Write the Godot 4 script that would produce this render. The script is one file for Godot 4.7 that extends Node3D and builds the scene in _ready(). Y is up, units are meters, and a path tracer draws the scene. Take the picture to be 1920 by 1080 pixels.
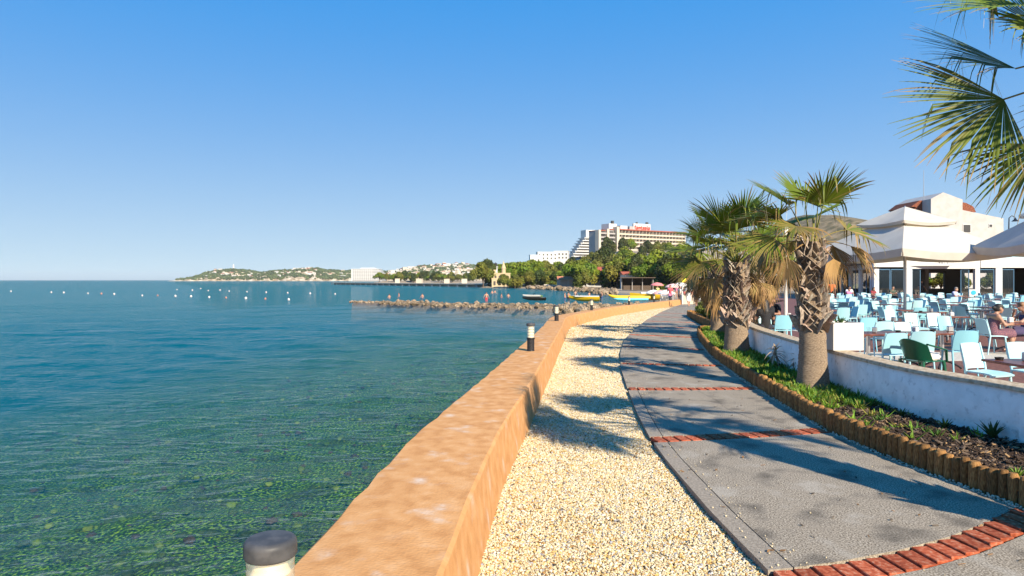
extends Node3D
# Seaside promenade. World: x right, y up, camera looks along -z. V(x, y, d) puts a point d metres ahead of the camera.

var mats := {}
var taken := {}
var rng := RandomNumberGenerator.new()
var soft := FastNoiseLite.new()
const SEA := -1.0

func _ready() -> void:
	rng.seed = 20240611
	soft.seed = 5
	soft.frequency = 1.0
	make_view()
	make_materials()
	make_sea()
	make_land()
	make_promenade()
	make_bed()
	make_terrace()
	make_restaurant()
	make_far_shore()
	make_bay()
	make_palms()
	make_plants()
	make_furniture()
	make_people()

# ------------------------------------------------------------------ view, sky, sun
func make_view() -> void:
	var cam := Camera3D.new()
	cam.name = "camera"
	cam.projection = Camera3D.PROJECTION_FRUSTUM
	cam.near = 0.05
	cam.far = 20000.0
	cam.size = 0.05 * 1080.0 / 1280.0
	cam.frustum_offset = Vector2(0, -0.05 * 15.0 / 1280.0)
	cam.position = Vector3(0, 1.6, 0)
	add_child(cam)
	cam.current = true
	var sky := ProceduralSkyMaterial.new()
	sky.sky_top_color = Color(0.000, 0.150, 0.425).linear_to_srgb()
	sky.sky_horizon_color = Color(0.325, 0.420, 0.470).linear_to_srgb()
	sky.sky_curve = 0.125
	sky.ground_bottom_color = Color(0.05, 0.07, 0.08).linear_to_srgb()
	sky.ground_horizon_color = Color(0.19, 0.27, 0.34).linear_to_srgb()
	sky.sun_angle_max = 12.0
	sky.sun_curve = 0.1
	var env := Environment.new()
	env.background_mode = Environment.BG_SKY
	env.sky = Sky.new()
	env.sky.sky_material = sky
	env.tonemap_mode = Environment.TONE_MAPPER_LINEAR
	env.tonemap_exposure = 1.95
	env.sdfgi_enabled = true
	env.ssao_enabled = true
	env.ssil_enabled = true
	env.fog_enabled = true
	env.fog_density = 0.00007
	env.fog_light_color = lin(0.80, 0.88, 0.95)
	env.volumetric_fog_enabled = true
	env.volumetric_fog_density = 0.0
	var we := WorldEnvironment.new()
	we.name = "surroundings"
	we.environment = env
	add_child(we)
	var sun := DirectionalLight3D.new()
	sun.name = "sun"
	sun.light_energy = 1.6
	sun.light_color = Color(1.0, 0.945, 0.85)
	sun.light_angular_distance = 0.5
	sun.shadow_enabled = true
	var e := deg_to_rad(30.0)
	var to := Vector3(-0.45 * cos(e), -sin(e), -0.893 * cos(e))
	sun.basis = Basis.looking_at(to, Vector3.UP)
	add_child(sun)

# ------------------------------------------------------------------ small helpers
func V(x: float, y: float, d: float) -> Vector3:
	return Vector3(x, y, -d)

func lin(r: float, g: float, b: float, a := 1.0) -> Color:
	var c := Color(r, g, b).linear_to_srgb()
	c.a = a
	return c

func numbered(called: String) -> String:
	var k: int = taken.get(called, 0)
	taken[called] = k + 1
	return called if k == 0 else "%s_%03d" % [called, k]

func tag(o: Node, label: String, category: String, group := "") -> void:
	o.set_meta("label", label)
	o.set_meta("category", category)
	if group:
		o.set_meta("group", group)

func thing(called: String, label: String, category: String, at := Vector3.ZERO, turn := 0.0, group := "") -> Node3D:
	var o := Node3D.new()
	o.name = numbered(called)
	o.position = at
	o.rotation.y = turn
	add_child(o)
	tag(o, label, category, group)
	return o

func part(parent: Node, called: String, mesh: Mesh, mat: Material, xf := Transform3D()) -> MeshInstance3D:
	var o := MeshInstance3D.new()
	o.name = called
	o.mesh = mesh
	o.material_override = mat
	o.transform = xf
	parent.add_child(o, true)
	return o

func one(called: String, mesh: Mesh, mat: Material, label: String, category: String, at := Vector3.ZERO, turn := 0.0, group := "") -> MeshInstance3D:
	var o := part(self, numbered(called), mesh, mat)
	o.position = at
	o.rotation.y = turn
	tag(o, label, category, group)
	return o

func setting(called: String, mesh: Mesh, mat: Material) -> MeshInstance3D:
	var o := part(self, numbered(called), mesh, mat)
	o.set_meta("kind", "structure")
	return o

func copy(o: Node3D, at: Vector3, turn: float, label: String, group := "") -> Node3D:
	var c := o.duplicate() as Node3D
	c.name = numbered(String(o.name).rstrip("0123456789").trim_suffix("_"))
	c.position = at
	c.rotation.y = turn
	add_child(c)
	c.set_meta("label", label)
	if group:
		c.set_meta("group", group)
	return c

func scatter(parent: Node, called: String, mesh: Mesh, mat: Material, xfs: Array, cols: Array) -> MultiMeshInstance3D:
	var mm := MultiMesh.new()
	mm.transform_format = MultiMesh.TRANSFORM_3D
	mm.use_colors = not cols.is_empty()
	mm.mesh = mesh
	mm.instance_count = xfs.size()
	for i in xfs.size():
		mm.set_instance_transform(i, xfs[i])
		if not cols.is_empty():
			mm.set_instance_color(i, cols[i])
	var o := MultiMeshInstance3D.new()
	o.name = called
	o.multimesh = mm
	o.material_override = mat
	parent.add_child(o, true)
	o.set_meta("kind", "stuff")
	return o

func R(a: float, b: float) -> float:
	return rng.randf_range(a, b)

func ease01(a: float, b: float, x: float) -> float:
	var t := clampf((x - a) / (b - a), 0.0, 1.0)
	return t * t * (3.0 - 2.0 * t)

# polyline of Vector2(x, d): x at a given d, and an even resampling along its length
func x_at(line: Array, d: float) -> float:
	for i in line.size() - 1:
		if d <= line[i + 1].y or i == line.size() - 2:
			var p: Vector2 = line[i]
			var q: Vector2 = line[i + 1]
			return p.x + (q.x - p.x) * (d - p.y) / (q.y - p.y)
	return 0.0

func smooth_line(line: Array, step: float) -> Array:
	var c := Curve2D.new()
	for i in line.size():
		var t: Vector2 = (line[mini(i + 1, line.size() - 1)] - line[maxi(i - 1, 0)]) / 6.0
		var l := t.length()
		var li: float = (line[i] - line[maxi(i - 1, 0)]).length() / 3.0
		var lo: float = (line[mini(i + 1, line.size() - 1)] - line[i]).length() / 3.0
		var u := t / maxf(l, 1e-6)
		c.add_point(line[i], -u * li, u * lo)
	c.bake_interval = step * 0.2
	var out := []
	var n := int(c.get_baked_length() / step)
	for k in n + 1:
		out.append(c.sample_baked(c.get_baked_length() * k / n))
	return out

# ------------------------------------------------------------------ mesh builder
class MB:
	var v := PackedVector3Array()
	var n := PackedVector3Array()
	var c := PackedColorArray()
	var x := PackedInt32Array()
	var col := Color.WHITE
	var tinted := false

	func vert(p: Vector3, m: Vector3) -> int:
		v.push_back(p)
		n.push_back(m)
		c.push_back(col)
		return v.size() - 1

	# corners run anticlockwise seen from outside
	func tri(a: Vector3, b: Vector3, d: Vector3) -> void:
		var m := (b - a).cross(d - a).normalized()
		var i := vert(a, m)
		vert(b, m)
		vert(d, m)
		x.append_array([i, i + 2, i + 1])

	func quad(a: Vector3, b: Vector3, d: Vector3, e: Vector3) -> void:
		var m := (d - a).cross(e - b).normalized()
		var i := vert(a, m)
		vert(b, m)
		vert(d, m)
		vert(e, m)
		x.append_array([i, i + 2, i + 1, i, i + 3, i + 2])

	# rows of points -> one smooth sheet; normal = along the row x along the columns
	func grid(rows: Array, closed := false, cols := []) -> void:
		var h := rows.size()
		var w: int = rows[0].size()
		var at := v.size()
		var acc := PackedVector3Array()
		acc.resize(h * w)
		for j in h - 1:
			for i in (w if closed else w - 1):
				var i2 := (i + 1) % w
				var a: Vector3 = rows[j][i]
				var b: Vector3 = rows[j][i2]
				var d: Vector3 = rows[j + 1][i2]
				var e: Vector3 = rows[j + 1][i]
				var m := (d - a).cross(e - b)
				acc[j * w + i] += m
				acc[j * w + i2] += m
				acc[(j + 1) * w + i2] += m
				acc[(j + 1) * w + i] += m
				var p := at + j * w
				var q := at + (j + 1) * w
				x.append_array([p + i, q + i2, p + i2, p + i, q + i, q + i2])
		for j in h:
			for i in w:
				if not cols.is_empty():
					col = cols[j][i]
				vert(rows[j][i], acc[j * w + i].normalized())

	func fan(ring: Array, up: Vector3) -> void:
		var mid := Vector3.ZERO
		for p in ring:
			mid += p
		mid /= ring.size()
		var m: Vector3 = (ring[0] - mid).cross(ring[1] - mid)
		for i in ring.size():
			var a: Vector3 = ring[i]
			var b: Vector3 = ring[(i + 1) % ring.size()]
			if m.dot(up) > 0.0:
				tri(mid, a, b)
			else:
				tri(mid, b, a)

	func tube(path: Array, radii: Array, sides := 8, caps := true, squash := 1.0) -> void:
		var rows := []
		var last := Vector3.ZERO
		for i in path.size():
			var t: Vector3 = (path[mini(i + 1, path.size() - 1)] - path[maxi(i - 1, 0)]).normalized()
			var s: Vector3 = last
			if i == 0:
				s = t.cross(Vector3.UP if absf(t.y) < 0.9 else Vector3.RIGHT)
			s = (s - t * s.dot(t)).normalized()
			last = s
			var u := t.cross(s)
			var ring := []
			for k in sides:
				var a := TAU * k / sides
				ring.append(path[i] + (s * cos(a) + u * sin(a) * squash) * radii[i])
			rows.append(ring)
		grid(rows, true)
		if caps:
			fan(rows[0], path[0] - path[1])
			fan(rows[-1], path[-1] - path[-2])

	# each band is an array of Vector2(radius, height), going up; edges between bands stay sharp
	func lathe(bands: Array, sides := 16, at := Vector3.ZERO) -> void:
		for b in bands:
			var rows := []
			for p in b:
				var ring := []
				for k in sides:
					var a := -TAU * k / sides
					ring.append(at + Vector3(cos(a) * p.x, p.y, sin(a) * p.x))
				rows.append(ring)
			grid(rows, true)

	func box(at: Vector3, size: Vector3, b := Basis(), bev := 0.0) -> void:
		var h := size / 2.0
		bev = minf(bev, minf(h.x, minf(h.y, h.z)) * 0.9)
		if bev <= 0.0:
			for ax in 3:
				for s in [-1.0, 1.0]:
					var f := Vector3.ZERO
					f[ax] = h[ax] * s
					var u := Vector3.ZERO
					u[(ax + 1) % 3] = h[(ax + 1) % 3]
					var w := Vector3.ZERO
					w[(ax + 2) % 3] = h[(ax + 2) % 3] * s
					quad(at + b * (f - u - w), at + b * (f + u - w), at + b * (f + u + w), at + b * (f - u + w))
			return
		var k := h - Vector3.ONE * bev
		for ax in 3:
			var a1 := (ax + 1) % 3
			var a2 := (ax + 2) % 3
			for s in [-1.0, 1.0]:
				var f := Vector3.ZERO
				f[ax] = h[ax] * s
				var u := Vector3.ZERO
				u[a1] = k[a1]
				var w := Vector3.ZERO
				w[a2] = k[a2] * s
				quad(at + b * (f - u - w), at + b * (f + u - w), at + b * (f + u + w), at + b * (f - u + w))
			for s1 in [-1.0, 1.0]:
				for s2 in [-1.0, 1.0]:
					var p := Vector3.ZERO
					p[a1] = h[a1] * s1
					p[a2] = k[a2] * s2
					var q := Vector3.ZERO
					q[a1] = k[a1] * s1
					q[a2] = h[a2] * s2
					var l := Vector3.ZERO
					l[ax] = k[ax] * s1 * s2
					quad(at + b * (p - l), at + b * (p + l), at + b * (q + l), at + b * (q - l))
		for sx in [-1.0, 1.0]:
			for sy in [-1.0, 1.0]:
				for sz in [-1.0, 1.0]:
					var p := at + b * Vector3(h.x * sx, k.y * sy, k.z * sz)
					var q := at + b * Vector3(k.x * sx, h.y * sy, k.z * sz)
					var r := at + b * Vector3(k.x * sx, k.y * sy, h.z * sz)
					if sx * sy * sz > 0:
						tri(p, q, r)
					else:
						tri(p, r, q)

	func add(o: MB, xf: Transform3D) -> void:
		var at := v.size()
		for i in o.v.size():
			v.push_back(xf * o.v[i])
			n.push_back((xf.basis * o.n[i]).normalized())
		c.append_array(o.c)
		for i in o.x:
			x.push_back(at + i)

	func done() -> ArrayMesh:
		var m := ArrayMesh.new()
		if v.is_empty():
			return m
		var a := []
		a.resize(Mesh.ARRAY_MAX)
		a[Mesh.ARRAY_VERTEX] = v
		a[Mesh.ARRAY_NORMAL] = n
		if tinted:
			a[Mesh.ARRAY_COLOR] = c
		a[Mesh.ARRAY_INDEX] = x
		m.add_surface_from_arrays(Mesh.PRIMITIVE_TRIANGLES, a)
		return m

func box_mesh(size: Vector3, bev := 0.0, at := Vector3.ZERO) -> ArrayMesh:
	var m := MB.new()
	m.box(at, size, Basis(), bev)
	return m.done()

# a lumpy stone: icosphere pushed about by noise
func stone(seed_: int, level: int, rough: float, flat := false, squash := Vector3.ONE) -> ArrayMesh:
	var t := (1.0 + sqrt(5.0)) / 2.0
	var p: Array = [Vector3(-1, t, 0), Vector3(1, t, 0), Vector3(-1, -t, 0), Vector3(1, -t, 0), Vector3(0, -1, t), Vector3(0, 1, t), Vector3(0, -1, -t), Vector3(0, 1, -t), Vector3(t, 0, -1), Vector3(t, 0, 1), Vector3(-t, 0, -1), Vector3(-t, 0, 1)]
	for i in p.size():
		p[i] = p[i].normalized()
	var f: Array = [[0, 11, 5], [0, 5, 1], [0, 1, 7], [0, 7, 10], [0, 10, 11], [1, 5, 9], [5, 11, 4], [11, 10, 2], [10, 7, 6], [7, 1, 8], [3, 9, 4], [3, 4, 2], [3, 2, 6], [3, 6, 8], [3, 8, 9], [4, 9, 5], [2, 4, 11], [6, 2, 10], [8, 6, 7], [9, 8, 1]]
	for l in level:
		var mid := {}
		var g := []
		for q in f:
			var m := []
			for k in 3:
				var a: int = mini(q[k], q[(k + 1) % 3])
				var b: int = maxi(q[k], q[(k + 1) % 3])
				if not mid.has([a, b]):
					mid[[a, b]] = p.size()
					p.append(((p[a] + p[b]) / 2.0).normalized())
				m.append(mid[[a, b]])
			g.append_array([[q[0], m[0], m[2]], [q[1], m[1], m[0]], [q[2], m[2], m[1]], [m[0], m[1], m[2]]])
		f = g
	var z := FastNoiseLite.new()
	z.seed = seed_
	z.frequency = 0.9
	var mb := MB.new()
	var pts := []
	for q in p:
		var r: float = 1.0 + rough * z.get_noise_3dv(q * 1.0) * 1.6 + rough * 0.5 * z.get_noise_3dv(q * 2.7 + Vector3(9, 3, 1))
		pts.append(q * r * squash)
	if flat:
		for q in f:
			mb.tri(pts[q[0]], pts[q[1]], pts[q[2]])
		return mb.done()
	var acc := PackedVector3Array()
	acc.resize(pts.size())
	for q in f:
		var m: Vector3 = (pts[q[1]] - pts[q[0]]).cross(pts[q[2]] - pts[q[0]])
		for k in 3:
			acc[q[k]] += m
	for i in pts.size():
		mb.vert(pts[i], acc[i].normalized())
	for q in f:
		mb.x.append_array([q[0], q[2], q[1]])
	return mb.done()

# ------------------------------------------------------------------ materials
func noise_tex(size: int, freq: float, ramp: Array, seed_ := 1, octaves := 5, kind := FastNoiseLite.TYPE_SIMPLEX_SMOOTH, normal := 0.0) -> NoiseTexture2D:
	var z := FastNoiseLite.new()
	z.noise_type = kind
	z.seed = seed_
	z.frequency = freq
	z.fractal_octaves = octaves
	if kind == FastNoiseLite.TYPE_CELLULAR:
		z.fractal_type = FastNoiseLite.FRACTAL_NONE
	var t := NoiseTexture2D.new()
	t.width = size
	t.height = size
	t.seamless = true
	t.generate_mipmaps = false
	if normal > 0.0:
		t.as_normal_map = true
		t.bump_strength = normal
	if not ramp.is_empty():
		var g := Gradient.new()
		g.offsets = PackedFloat32Array(ramp.map(func(e): return e[0]))
		g.colors = PackedColorArray(ramp.map(func(e): return e[1]))
		t.color_ramp = g
	t.noise = z
	return t

func plain(c: Color, rough := 0.7, spec := 0.5) -> StandardMaterial3D:
	var m := StandardMaterial3D.new()
	m.albedo_color = c
	m.roughness = rough
	m.metallic_specular = spec
	return m

# world-mapped surface: colour noise, an optional second layer of marks, optional relief in centimetres
func surface(tex: Texture2D, scale: float, rough := 0.85, relief: Texture2D = null, depth := 0.0, marks: Texture2D = null, marks_scale := 1.0, stretch := Vector3.ONE) -> StandardMaterial3D:
	var m := StandardMaterial3D.new()
	m.albedo_texture = tex
	m.roughness = rough
	m.metallic_specular = 0.35
	m.uv1_triplanar = true
	m.uv1_world_triplanar = true
	m.uv1_scale = stretch * scale
	if relief:
		m.heightmap_enabled = true
		m.heightmap_texture = relief
		m.heightmap_scale = depth
	if marks:
		m.detail_enabled = true
		m.detail_albedo = marks
		m.detail_uv_layer = BaseMaterial3D.DETAIL_UV_2
		m.uv2_triplanar = true
		m.uv2_world_triplanar = true
		m.uv2_scale = Vector3.ONE * marks_scale
	return m

func tinted(rough := 0.7, back := 0.0) -> StandardMaterial3D:
	var m := plain(Color.WHITE, rough, 0.35)
	m.vertex_color_use_as_albedo = true
	if back > 0.0:
		m.backlight_enabled = true
		m.backlight = lin(back, back, back)
	return m

func make_materials() -> void:
	var grit := noise_tex(512, 0.06, [], 11, 4)
	var fine := noise_tex(512, 0.16, [], 12, 3)
	mats.grit = grit
	mats.stucco = surface(noise_tex(1024, 0.007, [[0.2, lin(0.48, 0.228, 0.082)], [0.45, lin(0.55, 0.275, 0.105)], [0.60, lin(0.565, 0.288, 0.113)], [0.85, lin(0.61, 0.335, 0.15)]], 21, 9), 0.7, 0.92, noise_tex(512, 0.12, [], 23, 5), 0.22,
		noise_tex(1024, 0.005, [[0.0, lin(0.36, 0.16, 0.065, 0.4)], [0.25, lin(0.42, 0.19, 0.075, 0.0)], [0.64, lin(0.55, 0.34, 0.20, 0.0)], [0.76, lin(0.58, 0.40, 0.27, 0.3)], [0.88, lin(0.60, 0.46, 0.35, 0.65)], [0.95, lin(0.62, 0.50, 0.40, 0.8)]], 22, 10), 0.5)
	mats.concrete = surface(noise_tex(1024, 0.08, [[0.20, lin(0.085, 0.066, 0.046)], [0.36, lin(0.20, 0.165, 0.122)], [0.52, lin(0.275, 0.23, 0.175)], [0.78, lin(0.45, 0.39, 0.31)]], 31, 2), 0.8, 0.92, fine, 0.04,
		noise_tex(1024, 0.006, [[0.0, lin(0.05, 0.043, 0.035, 0.8)], [0.24, lin(0.09, 0.078, 0.064, 0.5)], [0.36, lin(0.14, 0.122, 0.10, 0.25)], [0.46, lin(0.2, 0.18, 0.15, 0.0)], [0.62, lin(0.36, 0.325, 0.275, 0.0)], [0.85, lin(0.42, 0.385, 0.33, 0.4)]], 32, 9), 0.3)
	mats.margin = surface(noise_tex(512, 0.05, [[0.2, lin(0.22, 0.185, 0.145)], [0.8, lin(0.35, 0.30, 0.24)]], 33, 4), 1.4, 0.9, fine, 0.35)
	mats.mortar = surface(noise_tex(512, 0.08, [[0.2, lin(0.022, 0.018, 0.014)], [0.8, lin(0.085, 0.068, 0.05)]], 34, 4), 2.0, 0.95, grit, 0.5)
	mats.brick = []
	for k in 6:
		var b: float = [0.82, 0.95, 1.0, 1.08, 1.18, 0.72][k]
		mats.brick.append(surface(noise_tex(256, 0.03, [[0.2, lin(0.26 * b, 0.052 * b, 0.022 * b)], [0.5, lin(0.39 * b, 0.088 * b, 0.036 * b)], [0.68, lin(0.43 * b, 0.13 * b, 0.068 * b)], [0.85, lin(0.45 * b, 0.22 * b, 0.14 * b)]], 41 + k, 5), 3.0, 0.97, fine, 0.12))
	mats.gravel_bed = surface(noise_tex(1024, 0.11, [[0.18, lin(0.20, 0.125, 0.05)], [0.34, lin(0.47, 0.33, 0.145)], [0.55, lin(0.58, 0.45, 0.245)], [0.8, lin(0.65, 0.55, 0.37)]], 51, 2), 0.9, 0.9, noise_tex(1024, 0.11, [], 51, 2), 1.6)
	mats.pebble = tinted(0.75)
	mats.soil = surface(noise_tex(512, 0.05, [[0.2, lin(0.022, 0.015, 0.010)], [0.6, lin(0.06, 0.040, 0.026)], [0.85, lin(0.12, 0.085, 0.055)]], 61, 5), 1.5, 0.95, grit, 3.0)
	mats.log = []
	for k in 4:
		var b := 0.75 + 0.17 * k
		var m := surface(noise_tex(512, 0.03, [[0.2, lin(0.10 * b, 0.045 * b, 0.014 * b)], [0.5, lin(0.25 * b, 0.125 * b, 0.04 * b)], [0.8, lin(0.40 * b, 0.23 * b, 0.09 * b)]], 71 + k, 5), 3.0, 0.85, fine, 0.3, null, 1.0, Vector3(3.0, 0.35, 3.0))
		mats.log.append(m)
	mats.log_end = surface(noise_tex(256, 0.05, [[0.2, lin(0.22, 0.13, 0.06)], [0.8, lin(0.42, 0.28, 0.14)]], 76, 4), 4.0, 0.9, fine, 0.2)
	mats.whitewash = surface(noise_tex(1024, 0.008, [[0.2, lin(0.74, 0.72, 0.68)], [0.6, lin(0.86, 0.84, 0.80)]], 81, 6), 0.5, 0.85, grit, 0.5,
		noise_tex(1024, 0.012, [[0.0, lin(0.28, 0.26, 0.23, 0.8)], [0.24, lin(0.38, 0.36, 0.33, 0.45)], [0.30, lin(0.55, 0.54, 0.52, 0.08)], [0.36, lin(0.6, 0.6, 0.6, 0.0)], [1.0, lin(0.6, 0.6, 0.6, 0.0)]], 82, 6), 0.55)
	mats.coping = surface(noise_tex(512, 0.02, [[0.2, lin(0.30, 0.22, 0.14)], [0.55, lin(0.45, 0.36, 0.25)], [0.8, lin(0.53, 0.44, 0.33)]], 83, 6), 1.2, 0.9, grit, 0.3)
	mats.floor_red = surface(noise_tex(512, 0.03, [[0.2, lin(0.11, 0.042, 0.026)], [0.6, lin(0.19, 0.078, 0.048)], [0.85, lin(0.24, 0.11, 0.068)]], 91, 5), 0.6, 0.6)
	mats.floor_pale = surface(noise_tex(512, 0.03, [[0.2, lin(0.45, 0.40, 0.33)], [0.8, lin(0.60, 0.55, 0.47)]], 92, 5), 0.6, 0.7)
	mats.sand = surface(noise_tex(512, 0.02, [[0.2, lin(0.28, 0.22, 0.15)], [0.8, lin(0.42, 0.34, 0.25)]], 93, 6), 0.15, 0.95)
	mats.scrub = surface(noise_tex(1024, 0.02, [[0.25, lin(0.06, 0.055, 0.025)], [0.5, lin(0.15, 0.115, 0.06)], [0.72, lin(0.25, 0.19, 0.12)]], 94, 7), 0.004, 0.95)
	mats.white = plain(lin(0.53, 0.525, 0.51), 0.6)
	mats.black = plain(lin(0.012, 0.012, 0.014), 0.45)
	mats.dark = plain(lin(0.02, 0.02, 0.022), 0.6)
	mats.steel = plain(lin(0.45, 0.45, 0.45), 0.35)
	mats.steel.metallic = 0.8
	mats.tint = tinted()
	mats.leaf = tinted(0.5, 0.35)
	mats.dry = tinted(0.85, 0.2)
	mats.cloth = tinted(0.9)
	mats.skin = plain(lin(0.42, 0.22, 0.14), 0.55)
	mats.glass = plain(Color(0.02, 0.06, 0.06, 0.1), 0.02)
	mats.glass.transparency = BaseMaterial3D.TRANSPARENCY_ALPHA

# ------------------------------------------------------------------ sea
func spaced(near_lo: float, near_hi: float, step: float, lo: float, hi: float, grow: float) -> Array:
	var a := []
	var x := near_lo
	while x < near_hi:
		a.append(x)
		x += step
	var s := step
	while x < hi:
		a.append(x)
		s *= grow
		x += s
	a.append(hi)
	s = step * grow
	x = near_lo - s
	while x > lo:
		a.push_front(x)
		s *= grow
		x -= s
	a.push_front(lo)
	return a

func make_sea() -> void:
	var xs := spaced(-26.0, 4.0, 0.16, -9000.0, 9000.0, 1.07)
	var ds := spaced(2.0, 36.0, 0.16, -60.0, 9000.0, 1.045)
	var w := []
	for k in 26:
		var l := 0.55 * pow(1.115, k)
		var a := deg_to_rad(R(-55, 55) + 82.0)
		w.append([cos(a) * TAU / l, sin(a) * TAU / l, R(0, TAU), 0.015 * l * pow(0.55 / l, 0.55) * R(0.5, 1.0), l])
	var mb := MB.new()
	for j in ds.size():
		var d: float = ds[j]
		var sd: float = ds[mini(j + 1, ds.size() - 1)] - ds[maxi(j - 1, 0)]
		for i in xs.size():
			var x: float = xs[i]
			var step := maxf(sd, xs[mini(i + 1, xs.size() - 1)] - xs[maxi(i - 1, 0)]) * 0.5
			var y := 0.0
			var gx := 0.0
			var gd := 0.0
			if step < 3.0:
				for q in w:
					var f := clampf(q[4] / step / 3.0 - 1.0, 0.0, 1.0)
					if f > 0.0:
						var ph: float = q[0] * x + q[1] * d + q[2]
						y += q[3] * f * sin(ph)
						var k: float = q[3] * f * cos(ph)
						gx += k * q[0]
						gd += k * q[1]
			mb.vert(V(x, SEA + y, d), Vector3(-gx, 1.0, gd).normalized())
	var n := xs.size()
	for j in ds.size() - 1:
		for i in n - 1:
			var p := j * n + i
			mb.x.append_array([p, p + n, p + n + 1, p, p + n + 1, p + 1])
	var m := plain(Color(0.02, 0.20, 0.24, 0.04), 0.03)
	m.transparency = BaseMaterial3D.TRANSPARENCY_ALPHA
	m.uv1_triplanar = true
	m.uv1_world_triplanar = true
	m.uv1_scale = Vector3(0.045, 0.045, 0.11)
	m.normal_enabled = true
	m.normal_texture = noise_tex(2048, 0.018, [], 7, 4, FastNoiseLite.TYPE_SIMPLEX_SMOOTH, 9.0)
	m.normal_scale = 1.0
	m.metallic_specular = 0.31
	setting("sea", mb.done(), m)
	# the body of the water
	var fog := FogVolume.new()
	fog.name = "water"
	fog.size = Vector3(18000, 18, 9100)
	fog.position = Vector3(0, SEA - 0.12 - 9.0, 60.0 - 4550.0)
	var fm := FogMaterial.new()
	fm.density = 0.052
	fm.albedo = lin(0.003, 0.25, 0.335)
	fog.material = fm
	fog.set_meta("kind", "structure")
	add_child(fog)
	# the sea floor
	var bx := spaced(-30.0, 6.0, 0.5, -9000.0, 9000.0, 1.12)
	var bd := spaced(-2.0, 50.0, 0.5, -60.0, 9000.0, 1.12)
	var rows := []
	for d in bd:
		var row := []
		for x in bx:
			row.append(V(x, floor_y(x, d), d))
		rows.append(row)
	var sb := MB.new()
	sb.grid(rows)
	var bed := surface(noise_tex(1024, 0.025, [[0.22, lin(0.004, 0.010, 0.002)], [0.44, lin(0.012, 0.050, 0.003)], [0.55, lin(0.060, 0.175, 0.005)], [0.66, lin(0.17, 0.33, 0.010)], [0.78, lin(0.28, 0.40, 0.02)]], 15, 5), 0.5, 0.95, noise_tex(1024, 0.03, [], 15, 5), 6.0,
		noise_tex(1024, 0.012, [[0.0, lin(0.02, 0.022, 0.012, 0.85)], [0.30, lin(0.03, 0.035, 0.012, 0.5)], [0.48, lin(0.05, 0.06, 0.01, 0.0)], [1.0, lin(0.1, 0.1, 0.1, 0.0)]], 16, 6), 0.06)
	setting("seabed", sb.done(), bed)
	# weedy stones on the floor near the wall
	var kinds := [stone(3, 2, 0.35, false, Vector3(1, 0.6, 0.9)), stone(4, 2, 0.4, false, Vector3(1, 0.5, 0.8))]
	for kind in 2:
		var xf := []
		var cl := []
		for k in 5000:
			var d := 1.5 + 30.0 * pow(rng.randf(), 1.4)
			var x := x_at(WALL_OUT, d) - 0.1 - 24.0 * pow(rng.randf(), 1.5)
			var s := 0.02 + 0.07 * pow(rng.randf(), 3.0)
			xf.append(Transform3D(Basis(Vector3.UP, R(0, TAU)).scaled(Vector3.ONE * s), V(x, floor_y(x, d) + s * 0.2, d)))
			var q := rng.randf()
			var c := Color(0.022, 0.042, 0.006)
			if q < 0.30:
				c = Color(0.035, 0.075, 0.006)
			elif q < 0.42:
				c = Color(0.08, 0.13, 0.01)
			elif q < 0.47:
				c = Color(0.10, 0.15, 0.012)
			elif q < 0.6:
				c = Color(0.035, 0.022, 0.010)
			cl.append(c * R(0.7, 1.25))
		var o := scatter(self, numbered("seabed_stones"), kinds[kind], mats.pebble, xf, cl)
		o.set_meta("label", "weedy green stones lying on the sea floor beside the wall")
		o.set_meta("category", "stones")

func floor_y(x: float, d: float) -> float:
	var off := maxf(0.0, x_at(WALL_OUT, clampf(d, 0.0, 25.0)) - x)
	if d > 25.0:
		off = maxf(off, minf(d - 25.0, 40.0) * 0.35)
	var y := -1.75 - 0.075 * off - 0.0022 * off * off if off < 40.0 else -8.27 - minf(off - 40.0, 100.0) * 0.06
	return maxf(y, -14.0) + 0.22 * soft.get_noise_2d(x * 0.45, d * 0.45) + 0.08 * soft.get_noise_2d(x * 2.0, d * 2.0)

# ------------------------------------------------------------------ lines of the promenade, as (x, d)
const WALL_IN := [Vector2(-0.62, -6.0), Vector2(-0.50, 0.0), Vector2(-0.301, 2.81), Vector2(-0.12, 5.29), Vector2(0.21, 8.03), Vector2(1.27, 17.5), Vector2(1.95, 23.3), Vector2(3.1, 27.5), Vector2(4.98, 33.7), Vector2(8.7, 43.5), Vector2(15.4, 61.6)]
const WALL_OUT := [Vector2(-1.30, -6.0), Vector2(-1.17, 0.0), Vector2(-0.96, 3.02), Vector2(-0.72, 5.66), Vector2(-0.34, 8.6), Vector2(0.076, 12.15), Vector2(1.087, 20.5), Vector2(1.55, 24.3), Vector2(2.62, 27.8), Vector2(4.48, 33.95), Vector2(8.2, 43.75), Vector2(14.9, 61.8)]
const PATH_L := [Vector2(1.55, -4.0), Vector2(1.50, 1.0), Vector2(1.381, 3.72), Vector2(1.345, 4.65), Vector2(1.345, 5.94), Vector2(1.376, 6.83), Vector2(1.474, 8.03), Vector2(1.678, 9.94), Vector2(1.968, 12.41), Vector2(2.32, 14.63), Vector2(2.92, 17.8), Vector2(3.87, 21.6), Vector2(5.67, 28.7), Vector2(8.5, 38.8), Vector2(12.1, 51.0), Vector2(15.6, 62.0)]
const PATH_R := [Vector2(3.95, -4.0), Vector2(3.80, 1.0), Vector2(3.62, 4.0), Vector2(3.52, 4.785), Vector2(3.37, 5.77), Vector2(3.30, 7.136), Vector2(3.52, 9.53), Vector2(3.66, 10.78), Vector2(4.05, 13.65), Vector2(4.63, 16.65), Vector2(5.4, 19.9), Vector2(6.4, 22.5), Vector2(7.75, 29.6), Vector2(9.4, 36.0), Vector2(13.0, 46.0), Vector2(19.0, 62.0)]
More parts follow.
